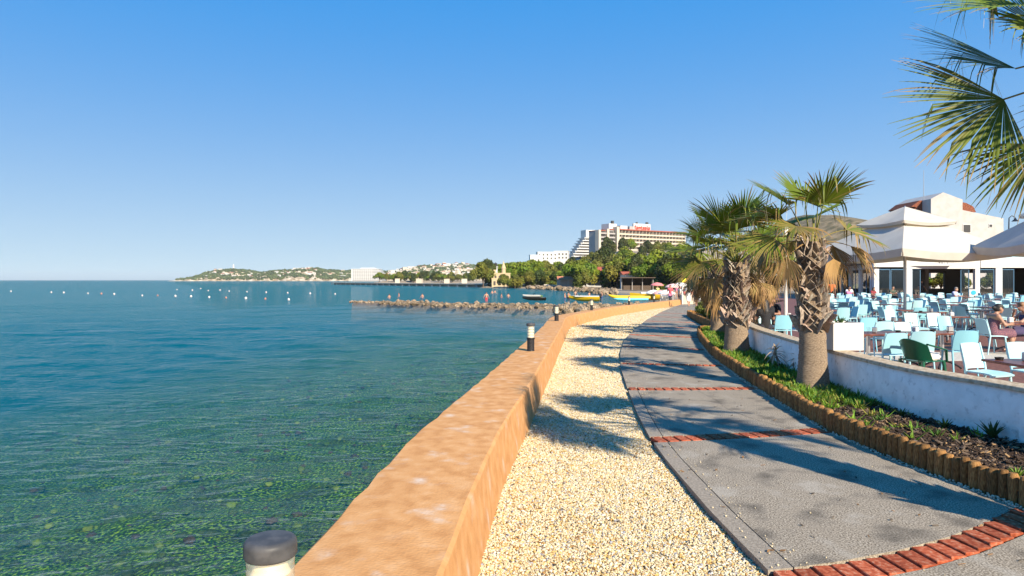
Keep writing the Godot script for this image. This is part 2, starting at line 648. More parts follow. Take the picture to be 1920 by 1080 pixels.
const BED_R := [Vector2(5.0, -4.0), Vector2(4.75, 3.0), Vector2(4.61, 6.15), Vector2(4.36, 7.6), Vector2(4.43, 9.55), Vector2(4.52, 10.8), Vector2(4.98, 14.3), Vector2(5.75, 17.5), Vector2(6.9, 21.0)]

func gy(d: float) -> float:
	return -clampf((d - 22.0) * 0.0145, 0.0, 0.62)

# signed distance-like value: positive on land
const COAST := [Vector2(-1.0, -60.0), Vector2(-1.0, 0.0), Vector2(0.6, 15.0), Vector2(2.2, 25.0), Vector2(6.5, 38.0), Vector2(14.2, 61.0), Vector2(16.5, 75.0), Vector2(18.0, 95.0), Vector2(20.0, 123.0), Vector2(19.0, 160.0), Vector2(12.0, 200.0), Vector2(0.0, 232.0), Vector2(-14.0, 250.0), Vector2(-12.0, 275.0), Vector2(5.0, 310.0), Vector2(20.0, 400.0), Vector2(40.0, 900.0)]

func land_y(x: float, d: float) -> float:
	var inside := x - x_at(COAST, d)
	var base := -0.5 - 0.28 * ease01(30, 70, d)
	if d > 60.0:
		base += 0.25 * ease01(4, 30, inside)
	var rise := ease01(260, 540, d) * 25.0 * ease01(0, 45, inside)
	if d < 60.0:
		return base if inside > -0.4 else -25.0
	return lerpf(-8.0, base + rise, ease01(-9.0, 4.0, inside)) - 22.0 * ease01(-10.0, -40.0, inside)

func make_land() -> void:
	var rows := []
	var xs := spaced(-4.0, 60.0, 1.0, -120.0, 1500.0, 1.12)
	var ds := spaced(0.0, 110.0, 1.0, -60.0, 900.0, 1.05)
	for d in ds:
		var row := []
		for x in xs:
			row.append(V(x, land_y(x, d) + 0.06 * soft.get_noise_2d(x * 0.3, d * 0.3), d))
		rows.append(row)
	var mb := MB.new()
	mb.grid(rows)
	setting("ground", mb.done(), mats.sand)

# a ribbon between two (x, d) lines, given height, with skirts going down
func ribbon(a: Array, b: Array, top: Callable, skirt: float, across := 1) -> ArrayMesh:
	var mb := MB.new()
	var rows := []
	for k in a.size():
		var row := []
		for i in across + 1:
			var p: Vector2 = a[k].lerp(b[k], float(i) / across)
			row.append(V(p.x, top.call(p), p.y))
		rows.append(row)
	mb.grid(rows)
	if skirt > 0.0:
		for side in [0, across]:
			var w := []
			for k in a.size():
				var p: Vector3 = rows[k][side]
				w.append([p - Vector3(0, skirt, 0), p] if side == 0 else [p, p - Vector3(0, skirt, 0)])
			mb.grid(w)
	return mb.done()

func matched(lo: float, hi: float, step: float, a: Array, b: Array) -> Array:
	var l := []
	var r := []
	var n := int(ceil((hi - lo) / step))
	for k in n + 1:
		var d := lo + (hi - lo) * k / n
		l.append(Vector2(x_at(a, d), d))
		r.append(Vector2(x_at(b, d), d))
	return [l, r]

func make_promenade() -> void:
	# sea wall
	var inn := smooth_line(WALL_IN, 0.25)
	var rows := []
	for k in inn.size():
		var p: Vector2 = inn[k]
		var t: Vector2 = (inn[mini(k + 1, inn.size() - 1)] - inn[maxi(k - 1, 0)]).normalized()
		var s := Vector2(-t.y, t.x)
		var w := lerpf(0.66, 0.52, ease01(2, 20, p.y))
		var y0 := gy(p.y)
		var h := 0.385 + 0.04 * ease01(24, 40, p.y)
		var ring := []
		for q in [[0.0, -0.09, -0.5], [0.0, -0.055, 0.0], [0.0, -0.006, h - 0.018], [0.014, 0.0, h - 0.003], [w * 0.35, 0.0, h + 0.004], [w * 0.7, 0.0, h + 0.002], [w - 0.018, 0.0, h - 0.004], [w, 0.0, h - 0.02], [w + 0.02, 0.0, -3.0]]:
			var o: Vector2 = p + s * (q[0] + q[1])
			var wob := 0.007 * soft.get_noise_3d(o.x * 1.6, q[2] * 3.0, o.y * 1.6) + (0.014 if q[0] > 0.4 and q[2] > 0.3 else 0.004) * soft.get_noise_3d(o.x * 6.0, q[2] * 6.0, o.y * 6.0)
			ring.append(V(o.x + s.x * wob, y0 + q[2] + (wob if q[2] > 0.3 else 0.0), o.y + s.y * wob))
		rows.append(ring)
	var mb := MB.new()
	for cut in [[0, 3], [2, 4], [3, 7], [6, 8], [7, 9]]:
		mb.grid(rows.map(func(r): return r.slice(cut[0], cut[1])))
	one("sea_wall", mb.done(), mats.stucco, "low ochre stucco wall between the sea and the gravel strip", "wall")

	# gravel strip
	var g := matched(-4.0, 61.5, 0.5, WALL_IN, PATH_L)
	setting("gravel_strip", ribbon(g[0].map(func(p): return p - Vector2(0.05, 0)), g[1].map(func(p): return p + Vector2(0.02, 0)), func(p): return gy(p.y) - 0.02 + 0.012 * soft.get_noise_2d(p.x * 1.2, p.y * 1.2), 0.4, 8), mats.gravel_bed)
	var pebble := [stone(31, 0, 0.35, false, Vector3(1, 0.62, 0.85)), stone(32, 0, 0.45, false, Vector3(1, 0.7, 0.7))]
	for kind in 2:
		var xf := []
		var cl := []
		while xf.size() < 150000:
			var d := 2.6 + 17.0 * pow(rng.randf(), 1.55) if xf.size() < 122000 else R(18.0, 48.0)
			var l := x_at(WALL_IN, d) + 0.05
			var r := x_at(PATH_L, d) - 0.004
			var x := lerpf(l, r, rng.randf())
			var s := R(0.0050, 0.0115) * (1.0 + 0.05 * maxf(0.0, d - 5.0))
			var bas := Basis.from_euler(Vector3(R(-0.7, 0.7), R(0, TAU), R(-0.7, 0.7))).scaled(Vector3.ONE * s)
			xf.append(Transform3D(bas, V(x, gy(d) - 0.016 + R(0.0, 0.012) + 0.012 * soft.get_noise_2d(x * 1.2, d * 1.2), d)))
			var q := rng.randf()
			var c := Color(0.57, 0.455, 0.275)
			if q < 0.22:
				c = Color(0.66, 0.60, 0.47)
			elif q < 0.36:
				c = Color(0.52, 0.35, 0.12)
			elif q < 0.43:
				c = Color(0.32, 0.17, 0.055)
			elif q < 0.47:
				c = Color(0.30, 0.30, 0.33)
			elif q < 0.50:
				c = Color(0.12, 0.10, 0.08)
			cl.append(c * R(0.8, 1.1))
		var o := scatter(self, numbered("gravel"), pebble[kind], mats.pebble, xf, cl)
		o.set_meta("label", "loose cream and yellow pebbles filling the gravel strip")
		o.set_meta("category", "gravel")

	# concrete path: slabs between brick bands
	var path := Node3D.new()
	path.name = "path"
	path.set_meta("kind", "structure")
	add_child(path)
	var base := matched(-4.0, 61.5, 0.5, PATH_L, PATH_R)
	part(path, "joint_bed", ribbon(base[0].map(func(p): return p + Vector2(0.01, 0)), base[1], func(p): return gy(p.y) + 0.012, 0.3), mats.mortar)
	# each band: left end and right end on the path's edges, as d
	var bands := [[3.56, 4.62], [6.70, 7.13], [9.83, 9.9], [12.85, 12.5], [16.2, 15.4], [19.6, 18.6], [23.3, 22.2], [27.4, 26.0], [32.0, 30.6], [37.0, 35.6]]
	var brick := box_mesh(Vector3(0.098, 0.06, 0.205), 0.004)
	for b in bands:
		var p0 := Vector2(x_at(PATH_L, b[0]) + 0.015, b[0])
		var p1 := Vector2(x_at(PATH_R, b[1]) - 0.03, b[1])
		var n := int(round((p1 - p0).length() / (0.134 if b[0] < 5.0 else 0.122)))
		var bow := -0.16 if b[0] < 5.0 else -0.03
		for k in n:
			var t := (k + 0.5) / n
			var p := p0.lerp(p1, t)
			p.y += bow * 4.0 * t * (1.0 - t)
			var dir := (p1 - p0).normalized()
			var ang := atan2(dir.y, dir.x) * (0.3 if b[0] < 5.0 else 1.0) + (0.3 if b[0] < 5.0 else 1.0) * bow * 4.0 * (1.0 - 2.0 * t) / (p1 - p0).length()
			var x := Transform3D(Basis(Vector3.UP, ang + R(-0.02, 0.02)) * Basis(Vector3.RIGHT, R(-0.01, 0.01)), V(p.x, gy(p.y) + 0.007 + R(-0.003, 0.003), p.y))
			part(path, "brick", brick, mats.brick[rng.randi() % 6], x)
	# slabs
	var cuts := [[-4.0, -4.0]] + bands + [[61.0, 61.0]]
	for k in cuts.size() - 1:
		var lo: Array = cuts[k]
		var hi: Array = cuts[k + 1]
		var gap0 := 0.0 if k == 0 else 0.125
		var gap1 := 0.125 if k < cuts.size() - 2 else 0.0
		var nl := 14
		for strip in ([0, 1] if k < 3 else [2]):
			var rr := []
			for j in nl + 1:
				var row := []
				var us: Array = [0.0, 0.068] if strip == 0 else [0.0725, 0.2, 0.4, 0.6, 0.8, 0.985] if strip == 1 else [0.0, 0.2, 0.4, 0.6, 0.8, 0.985]
				for u in us:
					var dl := lerpf(lo[0] + gap0, hi[0] - gap1, float(j) / nl)
					var dr := lerpf(lo[1] + gap0, hi[1] - gap1, float(j) / nl)
					var q := Vector2(x_at(PATH_L, dl), dl).lerp(Vector2(x_at(PATH_R, dr), dr), u)
					var e: float = 4.0 * u * (1.0 - u)
					if k > 0:
						q.y += (-0.16 if lo[0] < 5.0 else -0.03) * e * (1.0 - float(j) / nl)
					if k < cuts.size() - 2:
						q.y += (-0.16 if hi[0] < 5.0 else -0.03) * e * float(j) / nl
					row.append(V(q.x, gy(q.y) + 0.034 + 0.004 * soft.get_noise_2d(q.x * 0.8, q.y * 0.8), q.y))
				rr.append(row)
			var sm := MB.new()
			sm.grid(rr)
			var edge := []
			var w: int = rr[0].size()
			for j in nl + 1:
				edge.append(rr[j][0])
			for i in range(1, w):
				edge.append(rr[nl][i])
			for j in range(nl - 1, -1, -1):
				edge.append(rr[j][w - 1])
			for i in range(w - 2, 0, -1):
				edge.append(rr[0][i])
			for i in edge.size():
				var p: Vector3 = edge[i]
				var q: Vector3 = edge[(i + 1) % edge.size()]
				sm.quad(p, q, q - Vector3(0, 0.08, 0), p - Vector3(0, 0.08, 0))
			part(path, "slab_margin" if strip == 0 else "slab", sm.done(), mats.margin if strip == 0 else mats.concrete)
	# a hairline crack across one of the slabs
	for c in [[Vector2(2.95, 7.1), Vector2(2.72, 7.7), Vector2(2.62, 8.3), Vector2(2.66, 8.9), Vector2(2.62, 9.65)]]:
		var l := smooth_line(c, 0.05)
		var a := []
		var b := []
		for p in l:
			var j := 0.012 * soft.get_noise_2d(p.x * 22.0, p.y * 22.0)
			var w := 0.0018 +  0.0022 * absf(soft.get_noise_2d(p.x * 9.0, p.y * 9.0 + 7.0))
			a.append(p + Vector2(j - w, 0))
			b.append(p + Vector2(j + w, 0))
		part(path, "crack", ribbon(a, b, func(p): return gy(p.y) + 0.0355 + 0.004 * soft.get_noise_2d(p.x * 0.8, p.y * 0.8), 0.0), mats.mortar)
	# pebbles kicked onto the path, and dry leaf scraps
	var sx := []
	var sc := []
	for k in 300:
		var d := 3.4 + 14.0 * pow(rng.randf(), 1.6)
		var x := x_at(PATH_L, d) + 0.02 + absf(rng.randfn()) * 0.16
		if k > 260:
			x = lerpf(x_at(PATH_L, d), x_at(PATH_R, d), rng.randf())
		sx.append(Transform3D(Basis.from_euler(Vector3(R(-1, 1), R(0, TAU), R(-1, 1))).scaled(Vector3.ONE * R(0.003, 0.008)), V(x, gy(d) + 0.039, d)))
		sc.append(Color(0.58, 0.49, 0.33) * R(0.6, 1.1))
	var sp := scatter(self, numbered("gravel"), pebble[0], mats.pebble, sx, sc)
	sp.set_meta("label", "stray pebbles lying on the concrete path")
	sp.set_meta("category", "gravel")
	sx = []
	sc = []
	for k in 260:
		var d := 3.0 + 16.0 * pow(rng.randf(), 1.4)
		var x := lerpf(x_at(WALL_IN, d) + 0.1, x_at(PATH_R, d) - 0.05, rng.randf())
		var on := x > x_at(PATH_L, d)
		sx.append(Transform3D(Basis.from_euler(Vector3(R(-0.3, 0.3), R(0, TAU), R(-0.3, 0.3))).scaled(Vector3(R(0.3, 1.4), 1, R(0.3, 0.9))), V(x, gy(d) + (0.043 if on else 0.004), d)))
		sc.append((Color(0.22, 0.12, 0.05) if rng.randf() < 0.6 else Color(0.09, 0.07, 0.05)) * R(0.6, 1.4))
	var lt := scatter(self, numbered("leaf_litter"), box_mesh(Vector3(0.03, 0.003, 0.014)), mats.pebble, sx, sc)
	lt.set_meta("label", "dry brown leaf scraps strewn over path and gravel")
	lt.set_meta("category", "litter")
	# lamps along the wall
	bollards()

func bollards() -> void:
	var post := MB.new()
	post.lathe([[Vector2(0.0, 0.0), Vector2(0.068, 0.0)], [Vector2(0.068, 0.0), Vector2(0.066, 0.012), Vector2(0.062, 0.018)], [Vector2(0.062, 0.018), Vector2(0.062, 0.20)], [Vector2(0.062, 0.20), Vector2(0.071, 0.203), Vector2(0.072, 0.222), Vector2(0.069, 0.228)], [Vector2(0.069, 0.228), Vector2(0.0, 0.228)]], 24)
	var cap := MB.new()
	cap.lathe([[Vector2(0.0, 0.428), Vector2(0.070, 0.428)], [Vector2(0.070, 0.428), Vector2(0.0735, 0.434), Vector2(0.0735, 0.462), Vector2(0.0715, 0.471), Vector2(0.066, 0.477), Vector2(0.058, 0.480), Vector2(0.0, 0.482)]], 28)
	var lens := MB.new()
	var prof := []
	for k in 33:
		var y := 0.229 + 0.198 * k / 32.0
		prof.append(Vector2(0.0665 - (0.0022 if k % 4 == 0 else 0.0), y))
	lens.lathe([prof], 28)
	var inner := MB.new()
	for k in 4:
		var y := 0.236 + 0.048 * k
		inner.lathe([[Vector2(0.056, y), Vector2(0.036, y + 0.040)], [Vector2(0.036, y + 0.040), Vector2(0.056, y + 0.044)]], 28)
	var lm := plain(Color(0.95, 0.93, 0.85, 0.22), 0.12)
	lm.transparency = BaseMaterial3D.TRANSPARENCY_ALPHA
	var im := plain(lin(0.72, 0.62, 0.40), 0.5)
	var bm := surface(noise_tex(256, 0.03, [[0.3, lin(0.012, 0.012, 0.014)], [0.7, lin(0.035, 0.034, 0.036)]], 101, 4), 4.0, 0.5)
	var cm := surface(noise_tex(256, 0.02, [[0.3, lin(0.05, 0.05, 0.053)], [0.75, lin(0.085, 0.083, 0.085)]], 102, 5), 3.0, 0.5)
	var words := ["wall lamp nearest the camera, its grey cap cut by the picture's lower edge", "second wall lamp from the camera, clear lens above black post, sea behind", "wall lamp standing just before the wall bends to the right", "wall lamp with the rock breakwater right behind it", "wall lamp in front of the yellow inflatable boat", "farthest wall lamp, a small black stub near the beach"]
	var ds := [1.95, 11.69, 20.2, 29.6, 39.0, 47.5]
	for k in 6:
		var d: float = ds[k]
		var x := (x_at(WALL_IN, d) + x_at(WALL_OUT, d)) / 2.0
		if k == 0:
			x = -0.69
		var t := thing("bollard_lamp", words[k], "lamp", V(x, gy(d) + 0.385 + 0.04 * ease01(24, 40, d), d), 0.3 * k, "lamps along the sea wall")
		part(t, "post", post.done(), bm)
		part(t, "cap", cap.done(), cm)
		var l := part(t, "lens", lens.done(), lm)
		part(l, "reflector", inner.done(), im)

# ------------------------------------------------------------------ planting bed and its log edging
func log_mesh(k: int) -> ArrayMesh:
	var r := 0.037 + 0.004 * k
	var mb := MB.new()
	mb.lathe([[Vector2(r * 0.96, -0.16), Vector2(r, 0.0), Vector2(r * 0.98, 0.175)], [Vector2(r * 0.98, 0.175), Vector2(r * 0.72, 0.198)], [Vector2(r * 0.72, 0.198), Vector2(0.0, 0.202)]], 10)
	return mb.done()

func edging(line: Array, label: String, tall: float) -> void:
	var t := thing("log_edging", label, "edging", V(line[0].x, 0, line[0].y))
	var shapes := [log_mesh(0), log_mesh(1), log_mesh(2)]
	var pts := smooth_line(line, 0.084)
	for p in pts:
		var k := rng.randi() % 3
		var b := Basis(Vector3.UP, R(0, TAU)) * Basis(Vector3.RIGHT, R(-0.05, 0.05)) * Basis(Vector3.FORWARD, R(-0.05, 0.05))
		b = b.scaled(Vector3(1, tall * R(0.92, 1.1), 1))
		part(t, "log", shapes[k], mats.log[rng.randi() % 4], Transform3D(b, V(p.x, gy(p.y) + 0.02, p.y) - t.position))

const SOIL_Y := 0.12

func make_bed() -> void:
	var m := matched(-4.0, 21.0, 0.3, PATH_R, BED_R)
	setting("planting_bed", ribbon(m[0].map(func(p): return p + Vector2(0.04, 0)), m[1].map(func(p): return p + Vector2(0.03, 0)), func(p): return SOIL_Y + 0.03 * soft.get_noise_2d(p.x * 2.5, p.y * 2.5), 0.5, 6), mats.soil)
	var line := []
	for p in PATH_R:
		if p.y > 2.0 and p.y < 20.0:
			line.append(p + Vector2(0.045, 0))
	line.append_array([Vector2(5.75, 20.5), Vector2(6.3, 20.7), Vector2(6.9, 20.6)])
	edging(line, "row of upright brown log posts edging the near planting bed", 1.03)
	var far := [Vector2(6.52, 22.3), Vector2(7.85, 29.6), Vector2(8.55, 33.2), Vector2(9.0, 33.9), Vector2(9.8, 33.9)]
	edging(far, "shorter row of log posts edging the far planting bed beyond the palms", 1.25)
	var a := []
	var b := []
	for k in 12:
		var d := 22.0 + k * 1.05
		a.append(Vector2(x_at(far, d) + 0.04, d))
		b.append(Vector2(x_at(far, d) + 2.4, d))
	setting("planting_bed", ribbon(a, b, func(p): return gy(p.y) + 0.14, 0.4, 3), mats.soil)
	# bark mulch
	var chip := box_mesh(Vector3(0.045, 0.008, 0.014))
	var xf := []
	var cl := []
	for k in 9000:
		var d := 2.5 + 7.0 * rng.randf()
		var x := lerpf(x_at(PATH_R, d) + 0.1, x_at(BED_R, d) - 0.01, rng.randf())
		xf.append(Transform3D(Basis.from_euler(Vector3(R(-0.6, 0.6), R(0, TAU), R(-0.6, 0.6))).scaled(Vector3.ONE * R(0.5, 1.3)), V(x, SOIL_Y + 0.03 * soft.get_noise_2d(x * 2.5, d * 2.5) + R(0.0, 0.025), d)))
		var q := rng.randf()
		cl.append((Color(0.045, 0.028, 0.018) if q < 0.75 else Color(0.14, 0.10, 0.07) if q < 0.95 else Color(0.36, 0.22, 0.10)) * R(0.7, 1.3))
	var o := scatter(self, numbered("mulch"), chip, mats.pebble, xf, cl)
	o.set_meta("label", "dark bark mulch covering the near planting bed")
	o.set_meta("category", "mulch")
	# pale grit caught along the foot of the logs
	xf = []
	cl = []
	for k in 1500:
		var d := 3.0 + 14.0 * pow(rng.randf(), 1.5)
		xf.append(Transform3D(Basis.from_euler(Vector3(R(-1, 1), R(0, TAU), R(-1, 1))).scaled(Vector3.ONE * R(0.004, 0.011)), V(x_at(PATH_R, d) + R(-0.06, 0.0), gy(d) + 0.036, d)))
		cl.append(Color(0.62, 0.55, 0.42) * R(0.6, 1.1))
	o = scatter(self, numbered("grit"), stone(33, 0, 0.3), mats.pebble, xf, cl)
	o.set_meta("label", "scattered pale grit along the foot of the log edging")
	o.set_meta("category", "grit")

# ------------------------------------------------------------------ terrace
const FLOOR_Y := -0.2

func make_terrace() -> void:
	var m := matched(-6.0, 21.0, 0.5, BED_R, BED_R)
	var left: Array = m[0].map(func(p): return p + Vector2(0.1, 0))
	left.append_array([Vector2(9.5, 24.0), Vector2(11.5, 34.0), Vector2(17.0, 46.0), Vector2(24.0, 60.0), Vector2(24.0, 86.0)])
	var right := left.map(func(p): return Vector2(70.0, p.y))
	setting("terrace_floor", ribbon(left, right, func(_p): return FLOOR_Y, 0.3), mats.floor_red)
	for s in [[15.2, 17.0, 6.5, 30.0], [23.5, 25.6, 10.0, 40.0], [33.0, 35.0, 12.5, 50.0]]:
		setting("paving_strip", box_mesh(Vector3(s[3] - s[2], 0.02, s[1] - s[0]), 0.0, V((s[2] + s[3]) / 2, FLOOR_Y - 0.006, (s[0] + s[1]) / 2)), mats.floor_pale)
	# boundary wall
	var t := thing("terrace_wall", "low white plastered wall with pale coping around the cafe terrace", "wall", V(4.4, 0, 8.0))
	var line := smooth_line(BED_R, 0.2)
	var body := []
	var cap := []
	for k in line.size():
		var p: Vector2 = line[k]
		var u: Vector2 = (line[mini(k + 1, line.size() - 1)] - line[maxi(k - 1, 0)]).normalized()
		var s := Vector2(u.y, -u.x)
		var r1 := []
		for q in [[0.225, -0.6], [0.225, 0.585], [0.0, 0.585], [0.0, 0.2], [-0.012, -0.3]]:
			var o: Vector2 = p + s * q[0]
			var w := 0.006 * soft.get_noise_3d(o.x * 4.0, q[1] * 4.0, o.y * 4.0)
			r1.append(V(o.x + w, q[1], o.y) - t.position)
		body.append(r1)
		var r2 := []
		for q in [[0.235, 0.586], [0.235, 0.62], [0.22, 0.63], [0.01, 0.632], [-0.012, 0.622], [-0.014, 0.586]]:
			var o: Vector2 = p + s * q[0]
			var w := 0.008 * soft.get_noise_3d(o.x * 5.0, q[1] * 9.0, o.y * 5.0)
			r2.append(V(o.x + w, q[1] + w * 0.3, o.y) - t.position)
		cap.append(r2)
	var b1 := MB.new()
	b1.grid(body.map(func(r): var q: Array = r.duplicate(); q.reverse(); return q))
	part(t, "plaster", b1.done(), mats.whitewash)
	var b2 := MB.new()
	b2.grid(cap.map(func(r): var q: Array = r.duplicate(); q.reverse(); return q))
	part(t, "coping", b2.done(), mats.coping)
	# white planter on the wall, and the aloe in it
	var pl := thing("planter", "square white planter standing on the terrace wall", "planter", V(4.59, 0.634, 9.55), 0.06)
	var pb := MB.new()
	for s in 4:
		pb.box(Basis(Vector3.UP, PI / 2 * s) * Vector3(0, 0.19, 0.199), Vector3(0.43 if s % 2 == 0 else 0.366, 0.38, 0.032), Basis(Vector3.UP, PI / 2 * s), 0.004)
	part(pl, "box", pb.done(), mats.white)
	part(pl, "soil", box_mesh(Vector3(0.36, 0.3, 0.36), 0.0, Vector3(0, 0.17, 0)), mats.soil)
	agave("aloe_plant", "small green aloe growing in the white planter", V(4.59, 0.95, 9.55), 0.21, 13, Color(0.10, 0.17, 0.06), mats.leaf)

func blade(mb: MB, at: Vector3, dir: Vector3, len: float, wid: float, c: Color, curl := 0.3) -> void:
	var side := dir.cross(Vector3.UP).normalized()
	if side.length() < 0.5:
		side = Vector3.RIGHT
	var up := side.cross(dir).normalized()
	var rows := []
	for k in 5:
		var t := k / 4.0
		var p := at + dir * len * t + Vector3(0, -curl * len * t * t, 0) * 0.6
		var w := wid * (1.0 - t * t * 0.97) * 0.5
		rows.append([p - side * w + up * w * 0.5, p - up * w * 0.15, p + side * w + up * w * 0.5])
	mb.col = c
	mb.grid(rows)

func agave(called: String, label: String, at: Vector3, len: float, n: int, c: Color, mat: Material, up := 0.5) -> Node3D:
	var t := thing(called, label, "plant", at)
	for k in n:
		var a := k * 2.4
		var e := lerpf(1.25, up, float(k) / n)
		var mb := MB.new()
		mb.tinted = true
		blade(mb, Vector3.ZERO, Vector3(cos(a) * cos(e), sin(e), sin(a) * cos(e)), len * R(0.8, 1.1), len * 0.17, c * R(0.75, 1.25), 0.25)
		part(t, "leaf", mb.done(), mat)
	return t

# ------------------------------------------------------------------ restaurant
func make_restaurant() -> void:
	var t := thing("restaurant", "white flat roofed restaurant with dark glazed front and blue wave frieze", "restaurant", V(40, FLOOR_Y, 56))
	var o := t.position
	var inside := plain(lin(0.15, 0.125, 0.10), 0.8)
	var blue := plain(lin(0.05, 0.13, 0.22), 0.4)
	var D := 56.0
	var wb := func(called: String, x0: float, x1: float, y0: float, y1: float, d0: float, d1: float, mat: Material) -> MeshInstance3D:
		return part(t, called, box_mesh(Vector3(x1 - x0, y1 - y0, d1 - d0), 0.01), mat, Transform3D(Basis(), V((x0 + x1) / 2, (y0 + y1) / 2, (d0 + d1) / 2) - o))
	# main front: fascia, columns, roof, side and rear walls
	wb.call("fascia", 32.3, 38.4, 2.52, 3.28, D, D + 0.3, mats.white)
	wb.call("fascia", 38.44, 52.0, 2.60, 3.42, D - 0.02, D + 0.3, mats.white)
	wb.call("fascia", 29.7, 32.26, 2.66, 3.2, D + 0.05, D + 0.3, mats.white)
	wb.call("roof", 29.8, 52.0, 3.12, 3.32, D + 0.32, D + 13.0, mats.white)
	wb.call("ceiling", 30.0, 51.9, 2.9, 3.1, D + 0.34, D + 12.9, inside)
	for c in [[29.72, 30.12], [32.30, 32.85], [38.02, 38.40], [39.7, 40.25], [44.2, 44.6], [49.0, 49.4]]:
		wb.call("column", c[0], c[1], FLOOR_Y, 2.52 if c[0] < 38.2 else 2.6, D + 0.02, D + 0.34, mats.white)
	# rear wall with openings onto the green behind
	var gaps := [[31.2, 32.6], [34.3, 36.2], [37.2, 38.6], [41.0, 43.5], [45.5, 48.5]]
	var x := 29.8
	for g in gaps:
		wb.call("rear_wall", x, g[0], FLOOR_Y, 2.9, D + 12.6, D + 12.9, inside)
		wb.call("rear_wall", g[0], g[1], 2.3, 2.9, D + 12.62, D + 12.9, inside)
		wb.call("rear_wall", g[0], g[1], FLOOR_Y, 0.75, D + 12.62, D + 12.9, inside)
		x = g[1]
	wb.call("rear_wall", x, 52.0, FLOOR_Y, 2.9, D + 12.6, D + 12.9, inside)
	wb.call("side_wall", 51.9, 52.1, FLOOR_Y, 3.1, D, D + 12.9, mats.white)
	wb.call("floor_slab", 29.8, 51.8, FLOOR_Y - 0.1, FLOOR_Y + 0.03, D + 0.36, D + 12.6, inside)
	# glazing: folding panes, some slid aside
	for g in [[30.15, 31.1], [31.15, 32.25], [32.9, 33.6], [36.9, 37.6], [38.45, 39.65], [40.3, 41.3], [43.2, 44.15], [44.65, 46.4], [46.45, 48.9]]:
		var f: MeshInstance3D = wb.call("window_frame", g[0], g[1], 2.42, 2.5, D + 0.14, D + 0.2, blue)
		var w: float = g[1] - g[0]
		var pane := part(f, "pane", box_mesh(Vector3(w - 0.1, 2.52, 0.012)), mats.glass, Transform3D(Basis(), Vector3(0, -1.32, 0)))
		pane.name = "pane"
		part(f, "stile", box_mesh(Vector3(0.05, 2.6, 0.05)), blue, Transform3D(Basis(), Vector3(-w / 2 + 0.025, -1.342, 0)))
		part(f, "stile", box_mesh(Vector3(0.05, 2.6, 0.05)), blue, Transform3D(Basis(), Vector3(w / 2 - 0.025, -1.342, 0)))
	# wave frieze along the parapet
	var cols := [lin(0.16, 0.36, 0.46), lin(0.05, 0.16, 0.30), lin(0.34, 0.55, 0.62)]
	for k in 3:
		var mb := MB.new()
		var z := 0.02 + 0.035 * k
		var px := 33.0
		while px < 51.9:
			var q := px + 0.12
			var ya := 3.95 - 0.17 * k + 0.11 * sin(px * 3.6 + k * 1.3)
			var yb := 3.95 - 0.17 * k + 0.11 * sin(q * 3.6 + k * 1.3)
			var lo := 3.43
			var dz := D + 0.3 - z * 3.0
			mb.quad(V(px, lo, dz) - o, V(q, lo, dz) - o, V(q, yb, dz) - o, V(px, ya, dz) - o)
			mb.quad(V(px, ya, dz) - o, V(q, yb, dz) - o, V(q, yb, dz + 0.09) - o, V(px, ya, dz + 0.09) - o)
			px = q
		part(t, "wave_frieze", mb.done(), plain(cols[k], 0.6))
	# small grey script on the fascia
	var sc := MB.new()
	var pts := []
	for k in 40:
		var u := k / 39.0
		pts.append(V(35.0 + u * 0.9, 2.92 + 0.09 * sin(u * 26.0) * (1.4 - u) + 0.03 * sin(u * 9.0), D - 0.02) - o)
	var rr := []
	rr.resize(40)
	rr.fill(0.016)
	sc.tube(pts, rr, 5)
	part(t, "script_lettering", sc.done(), plain(lin(0.18, 0.18, 0.22), 0.5))
	# left wing, going back from the corner
	var A := Vector2(29.8, 56.3)
	var B := Vector2(36.0, 80.0)
	var u := (B - A).normalized()
	var yaw := atan2(u.y, u.x)
	var L := (B - A).length()
	var wing := func(called: String, s0: float, s1: float, y0: float, y1: float, e0: float, e1: float, mat: Material) -> MeshInstance3D:
		var c := A + u * (s0 + s1) / 2 + Vector2(u.y, -u.x) * (e0 + e1) / 2
		return part(t, called, box_mesh(Vector3(s1 - s0, y1 - y0, e1 - e0), 0.01), mat, Transform3D(Basis(Vector3.UP, yaw), V(c.x, (y0 + y1) / 2, c.y) - o))
	wing.call("fascia", 0.4, L, 2.5, 2.72, -0.15, 0.15, mats.white)
	wing.call("canopy_slab", 0.4, L, 2.74, 2.9, -0.25, 6.0, mats.white)
	wing.call("upper_wall", 0.4, L, 2.92, 3.05, 0.4, 0.7, mats.white)
	wing.call("upper_wall", 0.4, L, 3.62, 3.95, 0.4, 0.7, mats.white)
	wing.call("roof", 0.4, L, 3.96, 4.08, 0.2, 6.0, mats.white)
	for k in 7:
		var s := 0.4 + (L - 0.8) * k / 6.0
		wing.call("column", s, s + 0.35, FLOOR_Y, 2.5, -0.1, 0.2, mats.white)
		wing.call("pier", s, s + 0.5, 3.06, 3.61, 0.42, 0.68, mats.white)
		if k < 6:
			wing.call("upper_window", s + 0.5, s + (L - 0.8) / 6.0, 3.06, 3.61, 0.56, 0.6, mats.dark)
			var pw := (L - 0.8) / 6.0 - 0.4
			wing.call("pane", s + 0.38, s + 0.38 + pw, FLOOR_Y + 0.05, 2.45, 0.04, 0.06, mats.glass)
			wing.call("mullion", s + 0.36 + pw / 2, s + 0.42 + pw / 2, FLOOR_Y, 2.5, 0.02, 0.08, blue)
	wing.call("rear_wall", 6.0, 12.0, FLOOR_Y, 2.7, 5.6, 5.9, inside)
	wing.call("rear_wall", 15.0, 21.0, FLOOR_Y, 2.7, 5.6, 5.9, inside)
	# white house behind
	var h := thing("white_house", "tall white gabled house with red brown roof behind the restaurant", "house", V(62.7, 1.0, 96))
	o = h.position
